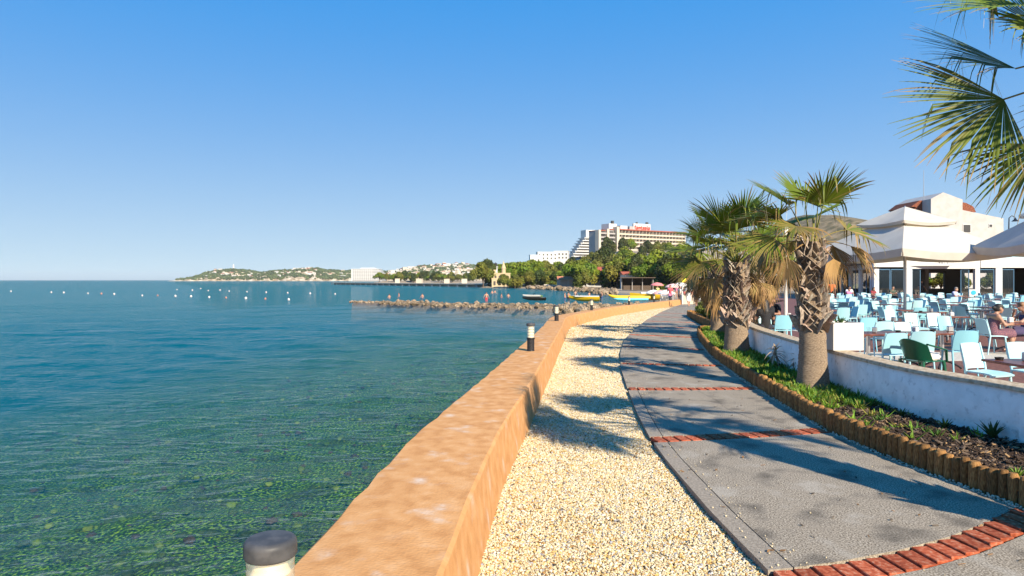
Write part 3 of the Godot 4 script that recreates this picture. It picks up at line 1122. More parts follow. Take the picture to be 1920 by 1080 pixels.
	var wm := surface(noise_tex(512, 0.01, [[0.2, lin(0.40, 0.375, 0.355)], [0.7, lin(0.44, 0.415, 0.40)]], 112, 6), 0.15, 0.9)
	var gb := MB.new()
	var outline := [Vector2(58.3, 0), Vector2(62.7, 0), Vector2(62.7, 12.8), Vector2(60.0, 13.8), Vector2(58.3, 12.9)]
	var prism := func(m: MB, pts2: Array, d0: float, d1: float) -> void:
		var f := []
		var b := []
		for p in pts2:
			f.append(V(p.x, p.y, d0) - o)
			b.append(V(p.x, p.y, d1) - o)
		m.fan(f, Vector3(0, 0, 1))
		m.fan(b, Vector3(0, 0, -1))
		for i in pts2.size():
			var j := (i + 1) % pts2.size()
			m.quad(f[i], b[i], b[j], f[j])
	prism.call(gb, outline, 95.0, 104.0)
	part(h, "gable_wall", gb.done(), wm)
	gb = MB.new()
	prism.call(gb, [Vector2(62.72, 0), Vector2(68.7, 0), Vector2(68.6, 10.2), Vector2(62.72, 11.4)], 95.3, 103.5)
	part(h, "side_wing", gb.done(), wm)
	var tile := surface(noise_tex(256, 0.04, [[0.3, lin(0.12, 0.04, 0.025)], [0.7, lin(0.26, 0.09, 0.05)]], 111, 4), 0.5, 0.9)
	gb = MB.new()
	prism.call(gb, [Vector2(62.75, 11.42), Vector2(65.6, 11.2), Vector2(65.2, 12.0), Vector2(64.2, 12.5), Vector2(62.75, 12.75)], 96.5, 103.0)
	part(h, "roof", gb.done(), tile)
	gb = MB.new()
	prism.call(gb, [Vector2(56.8, 10.4), Vector2(58.28, 10.4), Vector2(58.28, 12.9), Vector2(57.9, 12.9), Vector2(56.7, 12.0), Vector2(57.3, 12.0)], 97.0, 103.0)
	part(h, "roof", gb.done(), tile)
	for w in [[63.0, 63.95, 8.25, 9.3], [66.6, 67.0, 9.0, 9.35], [59.5, 60.4, 4.5, 5.8], [65.2, 66.4, 4.6, 5.9]]:
		var d := 95.0 if w[0] < 62.0 else 95.3
		var f := part(h, "window", box_mesh(Vector3(w[1] - w[0] + 0.16, w[3] - w[2] + 0.16, 0.08)), mats.white, Transform3D(Basis(), V((w[0] + w[1]) / 2, (w[2] + w[3]) / 2, d - 0.02) - o))
		part(f, "pane", box_mesh(Vector3(w[1] - w[0], w[3] - w[2], 0.03)), mats.dark, Transform3D(Basis(), Vector3(0, 0, 0.05)))
	var an := MB.new()
	an.tube([V(58.5, 12.8, 97) - o, V(58.5, 17.2, 97) - o], [0.05, 0.03], 6)
	part(h, "mast", an.done(), mats.steel)
	# street lamp by the house
	var sl := thing("street_lamp", "black hook armed street lamp at the right of the white house", "lamp", V(44.0, FLOOR_Y, 60.5))
	var lp := MB.new()
	lp.tube([Vector3(0, 0, 0), Vector3(0, 5.4, 0), Vector3(0.05, 7.3, 0), Vector3(0.3, 7.5, 0), Vector3(0.6, 7.35, 0)], [0.09, 0.06, 0.045, 0.04, 0.035], 8)
	part(sl, "pole", lp.done(), mats.black)
	lp = MB.new()
	lp.lathe([[Vector2(0.0, 0.32), Vector2(0.06, 0.3), Vector2(0.1, 0.18), Vector2(0.3, 0.0)], [Vector2(0.3, 0.0), Vector2(0.0, 0.02)]], 14, Vector3(0.6, 7.0, 0))
	part(sl, "shade", lp.done(), mats.black)

# ------------------------------------------------------------------ foliage
func crown(seed_: int, lobes: Array, count: int, leaf: float, base: Color, spread: float) -> ArrayMesh:
	var z := RandomNumberGenerator.new()
	z.seed = seed_
	var mb := MB.new()
	mb.tinted = true
	var total := 0.0
	for l in lobes:
		total += l[1].x * l[1].z
	for l in lobes:
		var n := int(count * l[1].x * l[1].z / total)
		var tone := z.randf_range(1.0 - spread, 1.0 + spread)
		var warm := z.randf_range(0.85, 1.25)
		for k in n:
			var dir := Vector3(z.randfn(), z.randfn(), z.randfn()).normalized()
			if dir.y < -0.35 and z.randf() < 0.7:
				dir.y = -dir.y
			var rad := pow(z.randf(), 0.28) * (1.0 + 0.22 * soft.get_noise_3dv(dir * 3.0 + Vector3(seed_ % 97, 0, n % 89)))
			var p: Vector3 = l[0] + dir * l[1] * rad
			var nrm := (dir + Vector3(z.randfn(), z.randfn() + 0.4, z.randfn()) * 0.55).normalized()
			var u := nrm.cross(Vector3(z.randfn(), z.randfn(), z.randfn())).normalized()
			var w := nrm.cross(u)
			var s := leaf * z.randf_range(0.55, 1.35)
			var g := tone * z.randf_range(0.7, 1.3)
			mb.col = Color(base.r * g * warm, base.g * g, base.b * g)
			mb.tri(p - u * s * 0.6 - w * s * 0.35, p + u * s * 0.6 - w * s * 0.35, p + w * s * 0.75)
			mb.tri(p - w * s * 0.5 + nrm * s * 0.3, p + w * s * 0.5 + nrm * s * 0.1, p + u * s * 0.6 - nrm * s * 0.3)
	return mb.done()

func trunk_mesh(h: float, r: float, forks: Array) -> ArrayMesh:
	var mb := MB.new()
	mb.tube([Vector3(0, -0.6, 0), Vector3(0.05 * h, h * 0.5, 0), Vector3(0, h, 0)], [r, r * 0.75, r * 0.55], 7)
	for f in forks:
		mb.tube([Vector3(0.02 * h, h * 0.7, 0), (f + Vector3(0, h * 0.8, 0)) * 0.55 + Vector3(0, h * 0.1, 0), f], [r * 0.5, r * 0.36, r * 0.15], 5)
	return mb.done()

var tree_kinds := {}

func tree_kind(kind: String, k: int) -> Array:
	var key := kind + str(k)
	if tree_kinds.has(key):
		return tree_kinds[key]
	var z := RandomNumberGenerator.new()
	z.seed = hash(key)
	var lobes := []
	var trunk: ArrayMesh
	var out := []
	if kind == "pine":
		for i in 11:
			var a := i * 2.4
			var r := 2.7 * sqrt(i / 11.0)
			lobes.append([Vector3(cos(a) * r, 5.2 - r * 0.55 + z.randf_range(-0.5, 0.7), sin(a) * r), Vector3(1, 0.72, 1) * z.randf_range(1.1, 1.7)])
		trunk = trunk_mesh(4.6, 0.26, lobes.slice(2, 8).map(func(l): return l[0]))
		out = [trunk, crown(hash(key), lobes, 3400, 0.36, Color(0.125, 0.185, 0.016), 0.30)]
	elif kind == "dark":
		for i in 9:
			var a := i * 2.4
			var y := 2.2 + 4.2 * i / 8.0
			var r := 1.5 * sin(PI * clampf((y - 1.2) / 6.0, 0, 1)) + 0.2
			lobes.append([Vector3(cos(a) * r * 0.7, y, sin(a) * r * 0.7), Vector3(1, 1.1, 1) * z.randf_range(0.9, 1.5)])
		trunk = trunk_mesh(4.0, 0.22, lobes.slice(2, 6).map(func(l): return l[0]))
		out = [trunk, crown(hash(key), lobes, 3000, 0.36, Color(0.060, 0.082, 0.020), 0.25)]
	elif kind == "broad":
		for i in 10:
			var a := i * 2.4
			var r := 2.0 * sqrt(i / 10.0)
			lobes.append([Vector3(cos(a) * r, 3.8 + 1.6 * cos(r) + z.randf_range(-0.4, 0.5), sin(a) * r), Vector3(1, 0.95, 1) * z.randf_range(1.0, 1.6)])
		trunk = trunk_mesh(3.0, 0.22, lobes.slice(2, 7).map(func(l): return l[0]))
		out = [trunk, crown(hash(key), lobes, 3200, 0.36, Color(0.14, 0.155, 0.024), 0.30)]
	elif kind == "bush":
		for i in 6:
			lobes.append([Vector3(z.randf_range(-0.9, 0.9), z.randf_range(0.4, 1.0), z.randf_range(-0.9, 0.9)), Vector3.ONE * z.randf_range(0.5, 0.85)])
		trunk = trunk_mesh(0.6, 0.08, lobes.slice(0, 4).map(func(l): return l[0]))
		out = [trunk, crown(hash(key), lobes, 900, 0.22, Color(0.12, 0.155, 0.025), 0.3)]
	tree_kinds[key] = out
	return out

func tree(kind: String, k: int, at: Vector3, s: float, turn: float, called: String, label: String, group: String, stretch := 1.0) -> Node3D:
	var a := tree_kind(kind, k)
	var t := thing(called, label, "bush" if kind == "bush" else "tree", at, turn, group)
	t.scale = Vector3(s, s * stretch, s)
	part(t, "trunk", a[0], mats.bark)
	part(t, "crown", a[1], mats.leaf)
	return t

# ------------------------------------------------------------------ buildings far off
# axis-aligned box with its front at -z..; used in local building space: x along the front, y up, z towards the viewer
func slab(t: Node, called: String, x0: float, x1: float, y0: float, y1: float, z0: float, z1: float, mat: Material) -> MeshInstance3D:
	return part(t, called, box_mesh(Vector3(x1 - x0, y1 - y0, z1 - z0)), mat, Transform3D(Basis(), Vector3((x0 + x1) / 2, (y0 + y1) / 2, (z0 + z1) / 2)))

func gable(x0: float, x1: float, y: float, h: float, z0: float, z1: float) -> ArrayMesh:
	var mb := MB.new()
	var m := (x0 + x1) / 2
	mb.quad(Vector3(x0, y, z1), Vector3(x1, y, z1), Vector3(x1, y + h, (z0 + z1) / 2), Vector3(x0, y + h, (z0 + z1) / 2))
	mb.quad(Vector3(x1, y, z0), Vector3(x0, y, z0), Vector3(x0, y + h, (z0 + z1) / 2), Vector3(x1, y + h, (z0 + z1) / 2))
	mb.tri(Vector3(x0, y, z0), Vector3(x0, y, z1), Vector3(x0, y + h, (z0 + z1) / 2))
	mb.tri(Vector3(x1, y, z1), Vector3(x1, y, z0), Vector3(x1, y + h, (z0 + z1) / 2))
	mb.quad(Vector3(x0, y, z0), Vector3(x1, y, z0), Vector3(x1, y, z1), Vector3(x0, y, z1))
	mb.v[0].x += m * 0.0
	return mb.done()

func make_far_shore() -> void:
	mats.bark = surface(noise_tex(256, 0.05, [[0.2, lin(0.05, 0.035, 0.025)], [0.8, lin(0.16, 0.12, 0.09)]], 121, 4), 1.0, 0.95)
	mats.cream = plain(lin(0.50, 0.43, 0.34), 0.8)
	mats.rooftile = plain(lin(0.30, 0.075, 0.04), 0.8)
	mats.shade = plain(lin(0.05, 0.045, 0.04), 0.5)
	mats.grey = plain(lin(0.32, 0.30, 0.29), 0.8)
	mats.rock = surface(noise_tex(512, 0.02, [[0.2, lin(0.16, 0.095, 0.05)], [0.5, lin(0.36, 0.24, 0.13)], [0.8, lin(0.58, 0.44, 0.28)]], 122, 6), 0.5, 0.95, mats.grit, 5.0)
	mats.concrete_far = plain(lin(0.40, 0.36, 0.31), 0.9)
	hotel()
	stepped_block()
	headland()
	village()

func hotel() -> void:
	var yaw := atan2(50.0, 55.0)
	var t := thing("hotel", "long beige hotel with balcony rows, red roof edge and rooftop name sign", "hotel", V(80.0, 20.0, 512.0), yaw * 0.75)
	var W := 70.0
	var fl := 2.95
	slab(t, "wing", 0, W, -6, 19.2, -16, -1.6, mats.cream)
	slab(t, "roof_edge", -0.5, W + 0.5, 19.25, 20.0, -16.4, 0.5, mats.rooftile)
	var win := box_mesh(Vector3(2.5, 2.0, 0.3))
	var fin := box_mesh(Vector3(0.35, 2.9, 1.5))
	var rooms := 20
	for f in 6:
		var y := 1.2 + f * fl
		slab(t, "balcony", 0.0, W, y - 0.25, y + 0.85, -0.22, 0.02, mats.cream)
		slab(t, "balcony_floor", 0.0, W, y - 0.3, y - 0.05, -1.58, -0.24, mats.cream)
		for k in rooms:
			var x := (k + 0.5) * W / rooms
			part(t, "window", win, mats.shade, Transform3D(Basis(), Vector3(x, y + 1.1, -1.55)))
	for k in rooms + 1:
		slab(t, "divider", k * W / rooms - 0.18, k * W / rooms + 0.18, -1.0, 19.2, -1.57, -0.3, mats.cream)
	# stair towers and end wing
	slab(t, "stair_tower", -2.4, -0.02, -8, 21.5, -4, 1.0, mats.cream)
	slab(t, "plinth", 0.0, W, -8.0, -0.4, -1.55, 0.6, mats.white)
	for b in 2:
		var x0 := -9.2 - 8.0 * b
		slab(t, "end_wing", x0, x0 + 5.6, -6, 19.0 - b, -14, -1.6, mats.grey)
		slab(t, "stair_tower", x0 - 2.0, x0 - 0.05, -6, 19.6 - b, -4, 0.3, mats.cream)
		for f in 6:
			var y := 1.2 + f * fl
			slab(t, "balcony", x0, x0 + 5.6, y - 0.3, y + 0.75, -1.58, 0.2, mats.grey)
			part(t, "window", box_mesh(Vector3(4.6, 1.6, 0.3)), mats.shade, Transform3D(Basis(), Vector3(x0 + 2.8, y + 1.4, -1.5)))
		slab(t, "podium", x0 - 1.5, x0 + 6.0, -8, -0.3, -6, 4.5 - b, mats.grey)
		slab(t, "roof_edge", x0 - 0.2, x0 + 5.8, 19.05 - b, 19.6 - b, -14.2, -1.0, mats.rooftile)
	slab(t, "penthouse", -6.0, 1.5, 20.02, 24.0, -13, -4, mats.white)
	slab(t, "water_tank", -0.2, 1.4, 24.02, 26.6, -9, -7, mats.shade)
	slab(t, "penthouse", 6.0, 13.0, 20.02, 23.0, -12, -5, mats.white)
	slab(t, "penthouse", 16.0, 20.0, 20.02, 23.0, -11, -6, mats.grey)
	var s := slab(t, "sign_board", 20.5, 38.0, 20.02, 25.4, -8.0, -6.4, mats.white)
	var tm := TextMesh.new()
	var font := SystemFont.new()
	font.font_names = PackedStringArray(["Droid Sans"])
	font.font_weight = 700
	tm.font = font
	tm.text = "fantasia"
	tm.font_size = 128
	tm.pixel_size = 0.031
	tm.depth = 0.5
	part(s, "lettering", tm, plain(lin(0.62, 0.06, 0.03), 0.5), Transform3D(Basis().scaled(Vector3(1.05, 1.0, 1.0)), Vector3(0, -0.4, 1.1)))
	slab(t, "vent", 24.0, 25.4, 25.42, 26.6, -8, -7, mats.shade)
	slab(t, "vent", 34.2, 36.4, 25.42, 27.0, -8, -7, mats.shade)

func stepped_block() -> void:
	var t := thing("stepped_apartments", "white apartment block with terraces stepping down, left of the hotel", "building", V(58.0, 18.0, 560.0), 0.35)
	for k in 9:
		var x0 := -12.0 + k * 1.7
		var y := 1.0 + k * 2.2
		slab(t, "storey", x0 + 1.2, 14.0, y - 2.2, y - 0.75, -12.0, -1.2, mats.white)
		slab(t, "balcony", x0, 14.0, y - 0.73, y - 0.02, -12.0, 0.0, mats.white)
		if k > 0:
			part(t, "window", box_mesh(Vector3(14.0 - x0 - 3.5, 1.0, 0.2)), mats.shade, Transform3D(Basis(), Vector3((x0 + 1.6 + 12.0) / 2, y - 1.4, -1.18)))
	slab(t, "tower", 4.0, 14.0, 19.0, 25.0, -12.0, -2.0, mats.white)
	slab(t, "tower", 9.0, 16.0, -4.0, 22.0, -10.0, 1.0, mats.white)
	for f in 7:
		part(t, "window", box_mesh(Vector3(1.6, 1.2, 0.2)), mats.shade, Transform3D(Basis(), Vector3(11.0, 2.4 + f * 2.7, 1.0)))
		part(t, "window", box_mesh(Vector3(1.6, 1.2, 0.2)), mats.shade, Transform3D(Basis(), Vector3(14.2, 2.4 + f * 2.7, 1.0)))
	slab(t, "foundation", -12.0, 16.0, -12.0, -1.25, -12.0, 0.2, mats.white)

func villa(at: Vector3, w: float, h: float, dep: float, turn: float, roof: float, label: String, group := "", tint := 0) -> void:
	var t := thing("villa", label, "house", at, turn, group)
	var m: Material = [mats.white, mats.cream, mats.grey][tint]
	slab(t, "walls", -w / 2, w / 2, -6.0, h, -dep, 0, m)
	if roof > 0.0:
		part(t, "roof", gable(-w / 2 - 0.4, w / 2 + 0.4, h + 0.01, roof, -dep - 0.4, 0.4), mats.rooftile)
	else:
		slab(t, "parapet", -w / 2 - 0.15, w / 2 + 0.15, h + 0.01, h + 0.5, -dep - 0.15, 0.15, m)
	var n := int(w / 2.6)
	var fls := int(h / 2.8)
	for f in fls:
		for k in n:
			part(t, "window", box_mesh(Vector3(1.1, 1.3, 0.12)), mats.shade, Transform3D(Basis(), Vector3(-w / 2 + (k + 0.5) * w / n, 1.5 + f * 2.8, 0.02)))

func head_y(px: float) -> float:
	var prof := [[346, 525.5], [358, 521], [372, 517], [388, 511], [402, 508], [425, 506.5], [450, 508.5], [468, 512], [480, 514], [500, 510.5], [530, 508], [560, 506], [582, 505], [602, 508], [640, 510], [662, 510], [700, 510], [730, 509], [760, 505], [790, 500], [830, 497], [862, 497], [885, 499], [930, 500], [980, 505], [1050, 512]]
	for k in prof.size() - 1:
		if px <= prof[k + 1][0]:
			return lerpf(prof[k][1], prof[k + 1][1], (px - prof[k][0]) / (prof[k + 1][0] - prof[k][0]))
	return 512.0

# ridge of the headland 1700 m off: heights along x
func ridge(x: float, d: float) -> float:
	var px := 960.0 + 1280.0 * x / 1700.0
	if px < 346.0:
		return -6.0
	var top := 1.6 + (526.5 - head_y(px)) * 1.328
	var shore := 1610.0 + 25.0 * soft.get_noise_1d(x * 0.02)
	var t := clampf((d - shore) / 130.0, -0.3, 2.0)
	var y := -1.5 + (top + 1.5) * (ease01(0.0, 1.0, t) * 0.75 + 0.25 * ease01(0.0, 0.12, t)) * (1.0 - 0.3 * ease01(1.0, 2.0, t))
	if t < 0.0:
		y = -1.5 + t * 10.0
	return y + 1.6 * soft.get_noise_2d(x * 0.03, d * 0.03) * ease01(0.0, 0.4, t)

func headland() -> void:
	var rows := []
	for j in 26:
		var d := 1570.0 + j * 13.0
		var row := []
		for i in 131:
			var x := -830.0 + i * 8.0
			row.append(V(x, ridge(x, d), d))
		rows.append(row)
	var mb := MB.new()
	mb.grid(rows)
	setting("headland", mb.done(), surface(noise_tex(512, 0.02, [[0.25, lin(0.20, 0.15, 0.09)], [0.5, lin(0.40, 0.32, 0.22)], [0.72, lin(0.62, 0.54, 0.42)]], 131, 6), 0.006, 0.95))
	# woods on it
	var blob := [stone(61, 1, 0.35, true, Vector3(1, 0.8, 1)), stone(62, 1, 0.4, true, Vector3(1, 0.9, 1))]
	for kind in 2:
		var xf := []
		var cl := []
		while xf.size() < 2600:
			var x := R(-815, 60)
			var d := R(1615, 1790)
			var px := 960.0 + 1280.0 * x / 1700.0
			var cover := soft.get_noise_2d(x * 0.012 + 40.0, d * 0.02) + (0.18 if px < 680.0 else -0.12)
			var y := ridge(x, d)
			if cover < -0.06 or y < 1.5:
				continue
			var s := R(1.4, 3.6)
			xf.append(Transform3D(Basis(Vector3.UP, R(0, TAU)).scaled(Vector3(s, s * R(0.7, 1.2), s)), V(x, y + s * 0.3, d)))
			cl.append(Color(0.052, 0.068, 0.022) * R(0.6, 1.7))
		var o := scatter(self, numbered("headland_woods"), blob[kind], mats.pebble, xf, cl)
		o.set_meta("label", "dark green woods covering the far headland")
		o.set_meta("category", "woods")
	# white houses among the woods, shared meshes
	for k in 150:
		var on_right := k >= 52
		var px := R(728, 905) if on_right else R(372, 660)
		if not on_right and k < 9:
			px = R(556, 600)
		var x := (px - 960.0) / 1280.0 * 1700.0
		var d := R(1690, 1735) if on_right else R(1640, 1735)
		if on_right:
			d = R(1640, 1740)
		var w := R(5, 11)
		var h := R(2.6, 5.5)
		var lab := "small pale villa on the hillside at the right end of the far headland" if on_right else "small white house among the woods of the far headland"
		var gr := "villas on the far hillside" if on_right else "houses on the wooded headland"
		var t := thing("far_house", lab, "house", V(x, ridge(x, d), d), R(-0.5, 0.5), gr)
		var m: Material = mats.cream if rng.randf() < 0.35 else mats.white
		slab(t, "walls", -w / 2, w / 2, -3.0, h, -6.0, 0.0, m)
		if rng.randf() < 0.5:
			part(t, "roof", gable(-w / 2 - 0.3, w / 2 + 0.3, h + 0.02, 1.3, -6.3, 0.3), mats.rooftile if rng.randf() < 0.4 else mats.cream)
		else:
			slab(t, "window_band", -w * 0.35, w * 0.35, h * 0.45, h * 0.7, 0.01, 0.1, mats.shade)
	# lighthouse on the hill
	var lx := (427.0 - 960.0) / 1280.0 * 1700.0
	var l := thing("lighthouse", "small white tower on top of the wooded headland", "tower", V(lx, ridge(lx, 1735.0) - 1.0, 1735.0))
	var lm := MB.new()
	lm.lathe([[Vector2(2.6, 0), Vector2(2.0, 11.0)], [Vector2(2.8, 11.0), Vector2(2.8, 11.8)], [Vector2(1.5, 11.8), Vector2(1.5, 14.0), Vector2(0.0, 15.5)]], 12)
	part(l, "tower", lm.done(), mats.white)
	# the big white hotel by the water
	var b := thing("white_hotel", "big white slab hotel with sloping right end on the far shore", "hotel", V(-274.0, -1.0, 1300.0), -0.1)
	for f in 8:
		var y := 2.0 + f * 2.75
		var r := 31.0 - maxf(0.0, f - 3.0) * 2.4
		slab(b, "storey", -31.0, r - 0.5, y, y + 1.45, -18.0, -0.8, mats.pale_glass if mats.has("pale_glass") else mats.grey)
		slab(b, "balcony", -31.0, r, y + 1.47, y + 2.73, -18.0, 0.0, mats.white)
	for k in 13:
		slab(b, "divider", -31.2 + k * 4.2, -30.6 + k * 4.2, 0.0, 23.0 if k < 10 else 16.0, -0.78, 0.3, mats.white)
	slab(b, "end_wall", -33.0, -31.25, 0.0, 24.0, -18.5, 0.5, mats.white)
	slab(b, "roof_house", -16.0, 12.0, 24.02, 26.0, -14.0, -4.0, mats.white)
	slab(b, "base", -31.2, 31.0, -2.0, 1.98, -18.0, 0.4, mats.grey)
	# low wooded bank on this side of it
	rows = []
	for j in 8:
		var d := 560.0 + j * 22.0
		var row := []
		for i in 40:
			var x := -135.0 + i * 4.0
			row.append(V(x, -1.6 + 2.6 * ease01(0, 3, j) * ease01(-132, -112, x), d))
		rows.append(row)
	mb = MB.new()
	mb.grid(rows)
	setting("far_bank", mb.done(), mats.sand)
	var bank := 0
	for k in 46:
		var x := -116.0 + k * 1.75 + R(-0.7, 0.7)
		var d := R(585, 640)
		tree(["broad", "pine", "broad", "dark"][rng.randi() % 4], rng.randi() % 2, V(x, -0.6, d), R(1.1, 1.5), R(0, TAU), "bank_tree", "small green tree in the long tree line along the far bank", "trees along the far bank", R(0.8, 1.05))
		bank += 1
	for k in 4:
		villa(V(-92.0 + k * 17.0 + R(-4, 4), 0.2, 572.0), R(3, 5), R(1.6, 2.2), 4.0, R(-0.2, 0.2), 0.0, "low cream beach hut in front of the far bank trees", "beach huts on the far bank", 1)

func village() -> void:
	# hill beyond the restaurant
	var rows := []
	for j in 14:
		var d := 480.0 + j * 40.0
		var row := []
		for i in 40:
			var x := 120.0 + i * 16.0
			var h := 74.0 * exp(-pow((x - 352.0) / 110.0, 2.0)) * ease01(500, 760, d) * (1.0 - 0.4 * ease01(800, 1000, d))
			row.append(V(x, h + 9.0 * soft.get_noise_2d(x * 0.012, d * 0.012) * ease01(500, 650, d), d))
		rows.append(row)
	var mb := MB.new()
	mb.grid(rows)
	setting("hill", mb.done(), mats.scrub)
	# villas on the slope left of the hotel
	villa(V(27.0, 16.6, 520.0), 15.0, 6.0, 9.0, 0.1, 0.0, "wide white villa with flat roof above the pines, left of the stepped block")
	villa(V(38.0, 17.4, 530.0), 11.0, 6.4, 9.0, -0.2, 0.0, "narrower white villa touching the stepped apartments")
	villa(V(15.0, 12.5, 430.0), 7.0, 4.5, 6.0, 0.1, 0.0, "small white house peeping over the pine tops near the shore")
	villa(V(24.0, 1.0, 196.0), 5.5, 3.2, 4.0, 0.0, 1.2, "small white house with red roof among the shore trees")
	villa(V(31.0, 0.0, 176.0), 4.5, 3.0, 3.5, 0.1, 0.8, "white walled hut right of the sloping red roof by the beach")
	villa(V(45.0, 0.0, 185.0), 6.5, 3.6, 4.0, -0.1, 0.0, "white block house half hidden behind the big pines")
	# terraced cream building on the quay
	var t := thing("castle_house", "cream coloured castle like building with arches and a spire on the quay", "building", V(-3.2, -0.2, 250.0), 0.05)
	var cm := plain(lin(0.45, 0.35, 0.21), 0.85)
	slab(t, "lower_storey", -4.2, 4.2, -1.0, 2.0, -5.0, 0.0, cm)
	slab(t, "upper_storey", -3.6, 2.6, 2.02, 4.0, -4.6, -0.8, cm)
	slab(t, "terrace_rail", -4.3, 4.3, 2.02, 2.5, -0.2, 0.05, cm)
	slab(t, "parapet", -3.7, 2.7, 4.02, 4.4, -4.7, -0.7, cm)
	for k in 5:
		part(t, "arch", box_mesh(Vector3(0.8, 1.5, 0.1)), mats.shade, Transform3D(Basis(), Vector3(-3.2 + k * 1.6, 0.6, 0.02)))
		if k < 4:
			part(t, "window", box_mesh(Vector3(0.7, 0.9, 0.1)), mats.shade, Transform3D(Basis(), Vector3(-2.8 + k * 1.5, 2.9, -0.78)))
	var sp := MB.new()
	sp.lathe([[Vector2(0.8, 4.0), Vector2(0.8, 6.0)], [Vector2(0.95, 6.0), Vector2(0.1, 8.6), Vector2(0.0, 9.0)]], 10, Vector3(0.2, 0, -2.5))
	part(t, "spire", sp.done(), cm)
	slab(t, "corner_tower", -4.4, -2.6, 4.42, 5.6, -4.5, -2.7, cm)
	var tw := thing("slim_tower", "slim white tower with dark lantern beside the cream building", "tower", V(-6.3, -0.5, 262.0))
	var tb := MB.new()
	tb.lathe([[Vector2(0.85, 0), Vector2(0.75, 7.0)], [Vector2(1.0, 7.0), Vector2(1.0, 7.3)]], 12)
	part(tw, "shaft", tb.done(), mats.white)
	tb = MB.new()
	tb.lathe([[Vector2(0.6, 7.3), Vector2(0.6, 8.2)], [Vector2(0.9, 8.2), Vector2(0.0, 8.9)]], 12)
	part(tw, "lantern", tb.done(), mats.shade)
	# the shore trees
	var n := 0
	var spots := [[905, 252, "broad", 1.5, 1.1], [917, 258, "dark", 1.35, 1.15], [938, 268, "pine", 1.35, 1.1], [950, 276, "pine", 1.5, 1.15], [962, 262, "pine", 1.3, 1.2], [974, 285, "pine", 1.6, 1.15], [985, 262, "pine", 1.45, 1.1], [998, 290, "pine", 1.75, 1.15], [1010, 270, "pine", 1.5, 1.1], [1022, 285, "broad", 1.6, 1.1], [1034, 262, "broad", 1.35, 1.1], [1046, 290, "pine", 1.5, 1.1], [1058, 270, "dark", 1.2, 1.1], [1070, 285, "broad", 1.65, 1.1], [1082, 300, "broad", 1.6, 1.0],
		[945, 238, "broad", 0.9, 1.0], [966, 232, "broad", 0.95, 1.0], [990, 236, "broad", 1.0, 1.0], [1012, 228, "dark", 0.9, 1.0], [1030, 225, "broad", 0.9, 1.0], [1052, 215, "bush", 1.6, 1.0], [1042, 222, "dark", 0.8, 1.0],
		[1066, 210, "pine", 1.15, 1.1], [1078, 200, "pine", 1.25, 1.15], [1092, 190, "pine", 1.3, 1.15], [1105, 196, "broad", 1.25, 1.05], [1098, 178, "broad", 0.95, 1.0], [1086, 188, "dark", 0.9, 1.0],
		[1118, 215, "broad", 1.5, 1.0], [1130, 230, "dark", 1.55, 1.25], [1146, 196, "pine", 1.15, 1.1], [1158, 186, "broad", 1.3, 1.15], [1170, 200, "broad", 1.45, 1.1], [1183, 190, "pine", 1.35, 1.2], [1196, 180, "dark", 1.1, 1.2], [1208, 186, "pine", 1.4, 1.15], [1220, 172, "pine", 1.25, 1.15], [1233, 180, "pine", 1.4, 1.2], [1246, 165, "dark", 1.05, 1.2], [1258, 172, "pine", 1.35, 1.15], [1272, 160, "pine", 1.25, 1.1], [1290, 165, "dark", 1.1, 1.1], [1310, 160, "pine", 1.2, 1.1], [1150, 245, "broad", 1.8, 1.1], [1200, 245, "pine", 1.9, 1.0], [1240, 240, "broad", 1.9, 1.05],
		[1330, 150, "dark", 1.0, 1.0], [1360, 140, "pine", 0.95, 1.0], [1400, 150, "broad", 1.0, 1.0], [1440, 140, "dark", 0.9, 1.0], [1480, 110, "broad", 0.7, 1.0], [1500, 105, "pine", 0.75, 1.0], [1520, 100, "broad", 0.7, 1.0], [1560, 105, "dark", 0.7, 0.9],
		[1640, 76, "broad", 0.45, 0.8], [1690, 76, "broad", 0.5, 0.8], [1725, 77, "pine", 0.5, 0.8], [1765, 76, "broad", 0.5, 0.8], [1800, 76, "broad", 0.45, 0.8], [1860, 76, "broad", 0.5, 0.8], [1905, 77, "pine", 0.5, 0.8]]
	var ranks := {}
	var names := {"pine": "pine_tree", "dark": "evergreen_tree", "broad": "broadleaf_tree", "bush": "shore_bush"}
	spots.sort_custom(func(a, b): return a[0] < b[0])
	for s in spots:
		var d: float = s[1]
		var x: float = (s[0] - 960.0) / 1280.0 * d
		var y: float = land_y(x, d) - 1.1 * s[3]
		if d < 82.0:
			y = FLOOR_Y
		var where := "in the shore grove near the cream building" if s[0] < 975 else "in the shore grove left of the hotel" if s[0] < 1110 else "in the shore grove below the hotel" if s[0] < 1320 else "behind the near palms" if s[0] < 1600 else "behind the restaurant seen through its windows"
		var look: String = {"pine": "bright green umbrella pine", "dark": "dark narrow evergreen tree", "broad": "yellow green leafy tree", "bush": "low green bush"}[s[2]]
		var key: String = look + where
		var rank: int = ranks.get(key, 0)
		ranks[key] = rank + 1
		var nth: String = ["first", "second", "third", "fourth", "fifth", "sixth", "seventh", "eighth", "ninth", "tenth", "eleventh", "twelfth"][rank]
		tree(s[2], n % 3, V(x, y, d), s[3], n * 1.7, names[s[2]], nth + " " + look + " " + where, look + " " + where, s[4])
		n += 1
	# undergrowth below the trees
	for k in 64:
		var px := R(935, 1300)
		var d := lerpf(232.0, 158.0, clampf((px - 1000.0) / 230.0, 0.0, 1.0)) + R(2.0, 26.0)
		var x := (px - 960.0) / 1280.0 * d
		var left := px < 1110.0
		tree("bush", k % 3, V(x, land_y(x, d) - 0.1, d), R(1.1, 2.2), R(0, 6), "shore_bush", "rounded green bush below the shore trees, " + ("left of the round pine" if left else "right of the round pine"), "bushes below the shore trees " + ("left" if left else "right"), R(0.8, 1.2))
